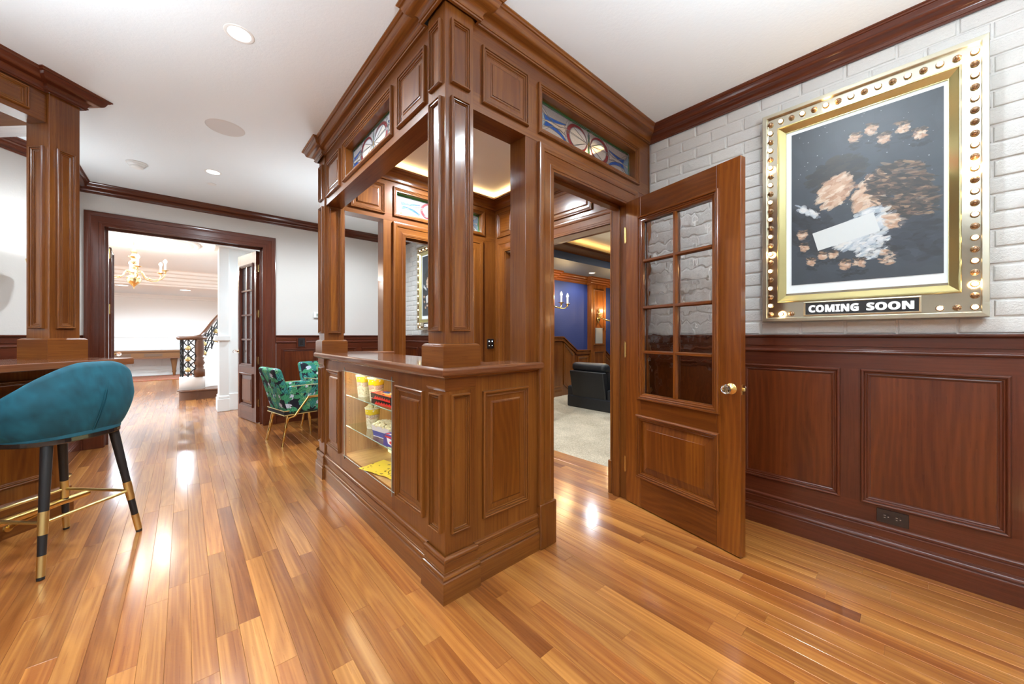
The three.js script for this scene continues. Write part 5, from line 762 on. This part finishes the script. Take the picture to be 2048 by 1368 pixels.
// ---------------------------------------------------------------- the glazed doors of the foyer doorway
{
  const leaf = (name, label, at, ang, hand) => {
    const d = thing(name, label, 'door', at, undefined, ang), w = 0.69, T = 0.045, h = 2.36, L = (n, g, m, p = d) => add(n, g, m, p, true); d.userData.kind = 'structure';
    const g = new G(); g.box(0, 0.008, -T, 0.11, h, 0); g.shift().box(w - 0.11, 0.008, -T, w, h, 0); L('stile', g.geo(), M.trim); const r = new G([1, 0, 0]); r.box(0.11, 0.008, -T, w - 0.11, 0.21, 0); r.box(0.11, 0.66, -T, w - 0.11, 0.78, 0); r.box(0.11, 2.2, -T, w - 0.11, h, 0); L('rail', r.geo(), M.trim);
    for (const P of [new THREE.Matrix4(), basis([-1, 0, 0], [0, 1, 0], [0, 0, -1], [w, 0, -T])]) { const q = new G().rings([0.1, 0.2, w - 0.1, 0.67], mouldRings); q.rings([0.135, 0.235, w - 0.135, 0.635], [[0, -0.01], [0.05, 0.002], [0.0505, 0.005]], true); L('raised_panel', q.geo(P), M.trim); L('glass_moulding', new G().rings([0.1, 0.77, w - 0.1, 2.21], [...mouldRings.slice(0, -1), [0.036, -0.012]]).geo(P), M.trim); }
    const b = new G(); b.box(w / 2 - 0.012, 0.8, -T, w / 2 + 0.012, 2.18, 0.002); for (let k = 1; k < 4; k++) b.box(0.12, 0.8 + k * 0.346 - 0.012, -T, w - 0.12, 0.8 + k * 0.346 + 0.012, 0.003); L('muntin', b.geo(), M.trim);
    const gl = phy({ color: lin(0.93, 0.95, 0.95), transmission: 1, roughness: 0.12, thickness: 0, ior: 1.5, bumpMap: rep(speck, 3), bumpScale: 0.01 });
    for (let k = 0; k < 4; k++) for (const x of [0.115, w / 2 + 0.01]) L('glass_pane', plain(boxG(x, 0.8 + k * 0.346, -0.024, x + w / 2 - 0.125, 1.146 + k * 0.346, -0.021, [0, 1, 0], 0)), gl);
    for (const y of [0.28, 0.86, 1.5, 2.12]) L('hinge', merged(rod([-0.012, y - 0.055, 0], [-0.012, y + 0.055, 0], 0.011), boxG(-0.04, y - 0.05, -0.03, 0.0, y + 0.05, -0.022)), M.brass);
    for (const s of [1, -1]) { const z = s > 0 ? 0 : -T, k = L('knob', merged(new THREE.CylinderGeometry(0.028, 0.028, 0.008, 20).rotateX(Math.PI / 2).translate(w - 0.06, 0.97, z), rod([w - 0.06, 0.97, z], [w - 0.06, 0.97, z + s * 0.04], 0.01)), M.brass); add('crystal', plain(new THREE.IcosahedronGeometry(0.027, 1).translate(w - 0.06, 0.97, z + s * 0.055)), M.crystal, k, true); }
  };
  leaf('door_2', 'right leaf of the glazed foyer doors, swung open', [0.778, 0, -6.085], Math.atan2(0.979, -0.203), 1);
  leaf('door_3', 'left leaf of the glazed foyer doors, seen nearly edge on', [-0.63, 0, -6.085], Math.PI / 2 + 0.055, -1);
}
// ---------------------------------------------------------------- the home theatre behind the brick wall
{
  const Z = -4.85, ZP = -4.74, ZS = -4.8;
  const navy = std({ color: lin(0.012, 0.024, 0.115), roughness: 0.75, bumpMap: rep(speck, 3), bumpScale: 0.001 }), navyCeil = std({ color: lin(0.04, 0.05, 0.085), roughness: 0.6 });
  const w = struct('wall_theatre', 'deep blue theatre walls with dark side walls'), g = new G(); g.box(2.9, -0.6, Z - 0.15, 10, 2.46, Z, 0); g.box(9.85, -0.6, Z, 10, CEIL, 1.2, 0); g.box(2.9, -0.6, 1.1, 10, CEIL, 1.25, 0); add('blue_wall', plain(g.geo()), navy, w);
  const c = struct('ceiling_theatre', 'theatre ceiling with a pale raised middle and a dark blue border'), q = new G(); q.box(2.9, CEIL, Z - 0.1, 10, 2.98, 1.2, 0); add('raised_ceiling', plain(q.geo()), M.ceiling, c); add('blue_border', plain(boxG(2.9, 2.45, Z, 10, 2.62, -3.92, [1, 0, 0], 0)), navyCeil, c);
  add('tray_crown', new G().sweep([[2.96, -3.92], [9.8, -3.92]], [[0, 2.575], [0.012, 2.575], [0.02, 2.6], [0.05, 2.63], [0.085, 2.655], [0.1, 2.66], [0.115, 2.685], [0.115, 2.695], [0, 2.69]]).geo(null, 0.5), M.booth, c);
  const cove = thing('cove_light', 'warm light strip above the crown of the theatre ceiling', 'light', [6.4, 2.7, -3.9]); add('light_strip', plain(boxG(3.0, 2.692, -3.9, 9.7, 2.697, -3.885)), std({ color: 0, emissive: lin(1, 0.6, 0.2), emissiveIntensity: 3.5 }), cove);
  { const a = new THREE.RectAreaLight(0xffb860, LIGHT.cove * 0.7, 6.7, 0.015); a.position.set(6.35, 2.7, -3.892); a.rotation.x = Math.PI / 2; scene.add(a); }
  const carpet = struct('floor_theatre', 'cream carpet of the theatre'); const ct = dataTex(512, 512, (u, v, o) => { const k = 0.5 * N8(u * 110, v * 110, 110, 110) + 0.3 * N9(u * 230, v * 230, 230, 230) + 0.35 * N9(u * 6, v * 6, 6, 6); o[0] = 0.62 + 0.3 * k; o[1] = 0.56 + 0.3 * k; o[2] = 0.46 + 0.3 * k; }); ct.repeat.set(1.1, 1.1);
  add('carpet', boxG(2.885, -0.2, Z - 0.05, 10, 0.008, 1.2, [1, 0, 0], 0.004), std({ map: ct, roughness: 0.95, bumpMap: rep(speck, 5), bumpScale: 0.006 }), carpet);
  // stepped wainscot
  const cap = [[2.9, 1.186], [5.62, 1.186], [6.06, 0.905], [6.6, 0.905], [7.02, 0.905], [7.62, 0.5], [9.8, 0.5]], s = struct('trim_10', 'brown wooden panelling on the theatre wall stepping down with the aisle'), b = new G([0, 1, 0]);
  for (let k = 0; k + 1 < cap.length; k++) { const [a, y] = cap[k], [e, z] = cap[k + 1]; b.poly([[a, -0.5, ZS], [e, -0.5, ZS], [e, z, ZS], [a, y, ZS]]); for (const [u, v, o, p] of [[0, -0.02, 0, 0.05], [-0.02, -0.09, 0.03, 0.03], [-0.09, -0.105, 0.012, 0.012]]) b.poly([[a, y + v, ZS + (o || 0.05)], [e, z + v, ZS + (o || 0.05)], [e, z + u, ZS + p], [a, y + u, ZS + p]]); b.poly([[a, y, ZS + 0.05], [e, z, ZS + 0.05], [e, z, Z], [a, y, Z]]); }
  add('board', b.geo(), M.booth, s);
  const skew = (x0, x1, ta, tb, ba, bb) => { const q = new G(), P = [[x0, ba], [x1, bb], [x1, tb], [x0, ta]], cx = (x0 + x1) / 2, cy = (ta + tb + ba + bb) / 4; const L = [[0, 0], [0, 0.02], [0.02, 0.024], [0.045, 0.01], [0.05, 0.002]]; const at = (d, z) => P.map(([x, y]) => [x + Math.sign(cx - x) * d, y + Math.sign(cy - y) * d, ZS + z]); for (let i = 0; i + 1 < L.length; i++) { const a = at(...L[i]), e = at(...L[i + 1]); for (let k = 0; k < 4; k++) q.poly([a[k], a[(k + 1) % 4], e[(k + 1) % 4], e[k]]); } add('panel_moulding', q.geo(), M.booth, s); };
  skew(5.66, 6.0, 1.06, 0.83, 0.22, 0.0); skew(6.1, 6.46, 0.77, 0.77, 0.0, 0.0); skew(4.6, 5.1, 1.03, 1.03, 0.25, 0.25); skew(7.06, 7.55, 0.78, 0.45, -0.2, -0.4);
  add('baseboard', new G().sweep([[2.9, ZS], [5.6, ZS]], baseProf).geo(null, 0.5), M.booth, s);
  // pilasters with crown heads
  const pil = (label, x0, x1) => {
    const t = thing('wall_pilaster', label, 'pilaster', [(x0 + x1) / 2, 0, ZP]), P = facePZ(ZP); add('shaft', new G().box(x0, -0.5, Z, x1, 2.45, ZP, 0.003).geo(), M.booth, t);
    add('panel_moulding', new G().rings([x0 + 0.08, 1.0, x1 - 0.08, 2.2], mouldRings, true).geo(P, 0.5), M.booth, t); add('panel_moulding', new G().rings([x0 + 0.08, 0.1, x1 - 0.08, 0.86], mouldRings, true).geo(P, 0.5), M.booth, t);
    const gr = add('speaker_grille', plain(boxG(x0 + 0.14, 1.03, ZP, x1 - 0.14, 1.37, ZP + 0.008)), std({ color: lin(0.22, 0.21, 0.2), roughness: 0.7 }), t); return gr;
  };
  pil('brown panelled pilaster with a speaker grille on the blue theatre wall', 6.51, 7.05); pil('brown panelled pilaster at the left edge of the theatre view', 4.85, 5.33);
  structMesh('trim_11', new G().sweep([[2.95, Z], [4.83, Z], [4.83, ZP], [5.35, ZP], [5.35, Z], [6.49, Z], [6.49, ZP], [7.07, ZP], [7.07, Z], [9.8, Z]], [[0, 2.3], [0.015, 2.3], [0.02, 2.33], [0.04, 2.34], [0.045, 2.37], [0.075, 2.385], [0.08, 2.41], [0.11, 2.42], [0.12, 2.45]]).geo(null, 0.4), M.booth, 'wooden crown below the blue border of the theatre ceiling');
  // sconces
  const brass = M.brass, glow = std({ color: lin(0.9, 0.85, 0.7), emissive: lin(1, 0.82, 0.55), emissiveIntensity: 16 }), wax = std({ color: lin(0.85, 0.83, 0.76), roughness: 0.5, emissive: lin(1, 0.85, 0.6), emissiveIntensity: 0.3 });
  const sc = thing('wall_sconce', 'polished brass two-candle sconce on the panelled pilaster above the recliner', 'wall lamp', [6.74, 1.62, ZP]), L = (n, g, m, p = sc) => add(n, g, m, p, true);
  L('backplate', merged(new THREE.SphereGeometry(0.055, 20, 14).scale(1, 1, 0.5).translate(0, -0.06, 0.02), new THREE.SphereGeometry(0.035, 16, 12).scale(1, 1.2, 0.7).translate(0, 0.05, 0.03), new THREE.SphereGeometry(0.025, 16, 12).translate(0, 0.12, 0.025), rod([0, -0.15, 0.02], [0, 0.17, 0.02], 0.012), new THREE.SphereGeometry(0.03, 16, 12).translate(0, 0, 0.06)), brass);
  for (const s of [-1, 1]) { const x = s > 0 ? 0.42 : 0.1, dz = s > 0 ? 0.18 : 0.3, a = L('arm', merged(tube([[0, -0.02, 0.05], [x * 0.3, -0.08, dz * 0.7], [x * 0.75, -0.1, dz], [x, -0.04, dz]], 0.01, 24, 8), lathe([[0, 0], [0.025, 0.005], [0.055, 0.02], [0.055, 0.024], [0, 0.022]], 18).translate(x, -0.03, dz), new THREE.SphereGeometry(0.02, 12, 8).translate(x, -0.045, dz)), brass); L('candle', lathe([[0, 0], [0.015, 0], [0.015, 0.12], [0, 0.125]], 14).translate(x, -0.01, dz), wax, a); L('light_bulb', lathe([[0, 0], [0.015, 0.01], [0.02, 0.03], [0.012, 0.055], [0, 0.08]], 14).translate(x, 0.115, dz), glow, a); const p = new THREE.PointLight(0xffd9a0, LIGHT.theatre / 4, 0); p.position.set(6.74 + x, 1.62 + 0.15, ZP + dz); scene.add(p); const p2 = p.clone(); p2.position.set(5.08 + x, 1.82 + 0.15, ZP + dz); scene.add(p2); }
  copy(sc, 'brass two-candle sconce at the left edge of the theatre view', [5.08, 1.82, ZP]);
  // recliners
  const rc = thing('recliner', 'black leather theatre recliner seen from behind on the cream carpet', 'recliner', [5.2, 0.004, -3.62], 'black leather theatre recliners'), K = (n, g, p = rc) => add(n, plain(g), M.leather, p, true);
  K('base', new RoundedBoxGeometry(0.74, 0.2, 0.88, 4, 0.03).translate(0.05, 0.1, 0)); for (const s of [-1, 1]) K('armrest', new RoundedBoxGeometry(0.7, 0.3, 0.12, 4, 0.035).translate(0.05, 0.2, s * 0.39));
  const tilt = (g) => { const p = g.attributes.position; for (let i = 0; i < p.count; i++) p.setX(i, p.getX(i) - 0.2 * (p.getY(i) - 0.1)); g.computeVertexNormals(); return g; };
  const bk = K('backrest', tilt(new RoundedBoxGeometry(0.1, 0.52, 0.66, 4, 0.02).translate(-0.24, 0.36, 0))); const cu = new RoundedBoxGeometry(0.2, 0.58, 0.62, 8, 0.09).translate(-0.11, 0.44, 0); { const p = cu.attributes.position; for (let i = 0; i < p.count; i++) { const k = 0.018 * (N9(p.getZ(i) * 14 + 9, p.getY(i) * 14 + 9, 40, 40) - 0.5); p.setX(i, p.getX(i) + k); p.setY(i, p.getY(i) + k); } } K('cushion', tilt(cu), bk); K('headrest', tilt(new RoundedBoxGeometry(0.22, 0.16, 0.66, 6, 0.075).translate(-0.13, 0.675, 0)), bk); K('seat', new RoundedBoxGeometry(0.55, 0.16, 0.64, 5, 0.06).translate(0.18, 0.28, 0));
  copy(rc, 'second black leather recliner, half hidden behind the door jamb', [5.24, 0.004, -2.68]); copy(rc, 'black leather recliner at the left edge of the theatre view', [3.57, 0.004, -3.99]);
}
// ---------------------------------------------------------------- ceiling fittings and their light
{
  const glow = std({ color: lin(0.9, 0.9, 0.9), emissive: lin(1, 0.97, 0.92), emissiveIntensity: 3 });
  const downlight = (label, x, y, z, power, r = 0.052, cone = 1.5, color = LIGHT.downColor) => {
    const t = thing('downlight', label, 'ceiling light', [x, y, z], undefined); add('trim_ring', plain(lathe([[r, -0.002], [r + 0.004, -0.004], [r + 0.014, -0.003], [r + 0.016, 0]], 40)), M.white, t, true); add('diffuser', plain(new THREE.CircleGeometry(r, 40).rotateX(Math.PI / 2).translate(0, -0.0015, 0)), glow, t, true);
    const s = new THREE.SpotLight(color, power, 0, cone, 0.4, 2); s.position.set(x, y - 0.012, z); s.target.position.set(x, 0, z); s.shadow.radius = 2.4; scene.add(s, s.target); return t;
  };
  const D = LIGHT.down;
  downlight('recessed round ceiling light nearest the viewer at the upper left', 0.22, CEIL, -2.433, D); downlight('recessed round ceiling light further off, near the smoke detector', 0.214, CEIL, -4.66, D);
  downlight('recessed ceiling light above the lit poster, out of view', 1.75, CEIL, -0.3, D * 0.42); downlight('unseen ceiling light behind the viewer on the right, placed to light the brick wall', 1.6, CEIL, 1.0, D * 0.28); downlight('unseen ceiling light behind the viewer on the left, placed to light the lobby', -1.0, CEIL, 1.2, D); downlight('unseen ceiling light left of the viewer, placed to light the bar stools', -1.7, CEIL, -0.9, D);  // ceiling lamps out of view, placed to light lobby and brick wall
  downlight('unseen ceiling light placed to light the palm-leaf chairs', 1.7, CEIL, -4.66, D); downlight('recessed ceiling light inside the booth, hidden by its post', 1.8, CEIL, -2.9, D * 1.9); downlight('unseen ceiling light placed to light the bar', -1.9, CEIL, -3.0, D);  // none of these lamps is in view; they light chairs, booth and bar
  downlight('recessed ceiling light in the lower border of the foyer ceiling, left', -1.15, 2.45, -13.22, D * 2, 0.11, 1.5, 0xdcefff); downlight('recessed ceiling light in the lower border of the foyer ceiling, right', 0.03, 2.45, -13.5, D * 2, 0.11, 1.5, 0xdcefff);
  for (const [x, z, w] of [[-2.7, -8.2, 'near the left wall'], [1.9, -10.4, 'behind the staircase'], [-2.7, -11.2, 'further back on the left'], [1.75, -6.75, 'behind the open door leaf']]) downlight('added foyer fill light ' + w + ', out of view', x, CEIL, z, D * (x === 1.75 ? 1.8   : 5.4), 0.052, 1.5, 0xdcefff);  // added fill lamps out of view, brightening the foyer
  downlight('bright recessed light in the blue border of the theatre ceiling', 6.06, 2.45, -4.4, LIGHT.theatre, 0.05); downlight('unseen second light in the blue border of the theatre ceiling', 4.5, 2.45, -4.4, LIGHT.theatre, 0.05); downlight('unseen light in the raised theatre ceiling', 4.2, CEIL, -2.4, LIGHT.theatre * 2.4, 0.05); downlight('unseen light in the raised theatre ceiling above the recliners', 6.2, CEIL, -2.8, LIGHT.theatre * 2.4, 0.05);  // only the first shows; the others are unseen, lighting the theatre
  const sp = thing('ceiling_speaker', 'flat round white speaker grille in the lobby ceiling', 'speaker', [0.24, CEIL, -3.605]); add('grille', plain(lathe([[0, -0.006], [0.108, -0.006], [0.118, -0.005], [0.124, 0]], 64)), std({ color: lin(0.62, 0.6, 0.58), roughness: 0.7 }), sp, true);
  const sm = thing('smoke_detector', 'white dome smoke detector on the lobby ceiling', 'smoke detector', [-0.328, CEIL, -4.89]); add('base', plain(lathe([[0, -0.012], [0.07, -0.012], [0.075, -0.008], [0.075, 0]], 48)), M.plastic, sm, true); add('dome', plain(lathe([[0, -0.05], [0.03, -0.05], [0.044, -0.044], [0.048, -0.034], [0.046, -0.03], [0.058, -0.026], [0.064, -0.016], [0.066, -0.011]], 48)), M.plastic, sm, true);
  const sk = thing('sprinkler_cover', 'small flat round white cover in the ceiling near the far wall', 'sprinkler', [0.218, CEIL, -5.03]); add('cover', plain(lathe([[0, -0.006], [0.036, -0.006], [0.04, -0.004], [0.04, 0]], 32)), M.plastic, sk, true);
  // added fill uplights, all out of view: their light comes back from the ceiling
  for (const [x, z, power, label] of [[1.0, 0.45, 17, 'added brass fill uplight just behind the viewer on the right'], [-0.95, -1.75, 9, 'added brass fill uplight among the bar stools, out of view'], [-1.3, 1.1, 20, 'added brass fill uplight behind the viewer on the left'], [-0.86, -4.85, 1.3, 'added brass fill uplight hidden behind the panelled post of the bar'], [1.173, -4.2, 1.7, 'added brass fill uplight hidden behind the far post of the booth']]) {
    const t = thing('added_uplight', label, 'added fill uplight', [x, 0, z]); add('base', lathe([[0, 0], [0.14, 0], [0.145, 0.012], [0.05, 0.03], [0.014, 0.05], [0, 0.05]], 32), M.brass, t, true); add('pole', plain(rod([0, 0.04, 0], [0, 1.72, 0], 0.012)), M.brass, t, true); add('lamp_shade', lathe([[0.02, 1.71], [0.08, 1.73], [0.095, 1.8], [0.1, 1.82], [0.095, 1.82], [0.08, 1.74], [0, 1.73]], 36), M.brass, t, true);
    add('light_bulb', plain(new THREE.CircleGeometry(0.07, 32).rotateX(-Math.PI / 2).translate(0, 1.79, 0)), glow, t, true);
    const s = new THREE.SpotLight(LIGHT.downColor, LIGHT.up * power, 0, 1.45, 0.5, 2); s.position.set(x, 1.83, z); s.target.position.set(x, 3, z); s.shadow.radius = 5; scene.add(s, s.target);
  }
  // fill of the foyer
  const a = new THREE.PointLight(0xfff4e4, 0.01, 0); a.position.set(-0.618, 1.9, -8.706); scene.add(a);
}
scene.traverse((o) => { if (o.isMesh) { o.castShadow = true; o.receiveShadow = true; } if (o.isLight && o.shadow) { o.castShadow = true; o.shadow.mapSize?.set(1024, 1024); o.shadow.bias = -0.0005; } });
renderer.render(scene, camera);
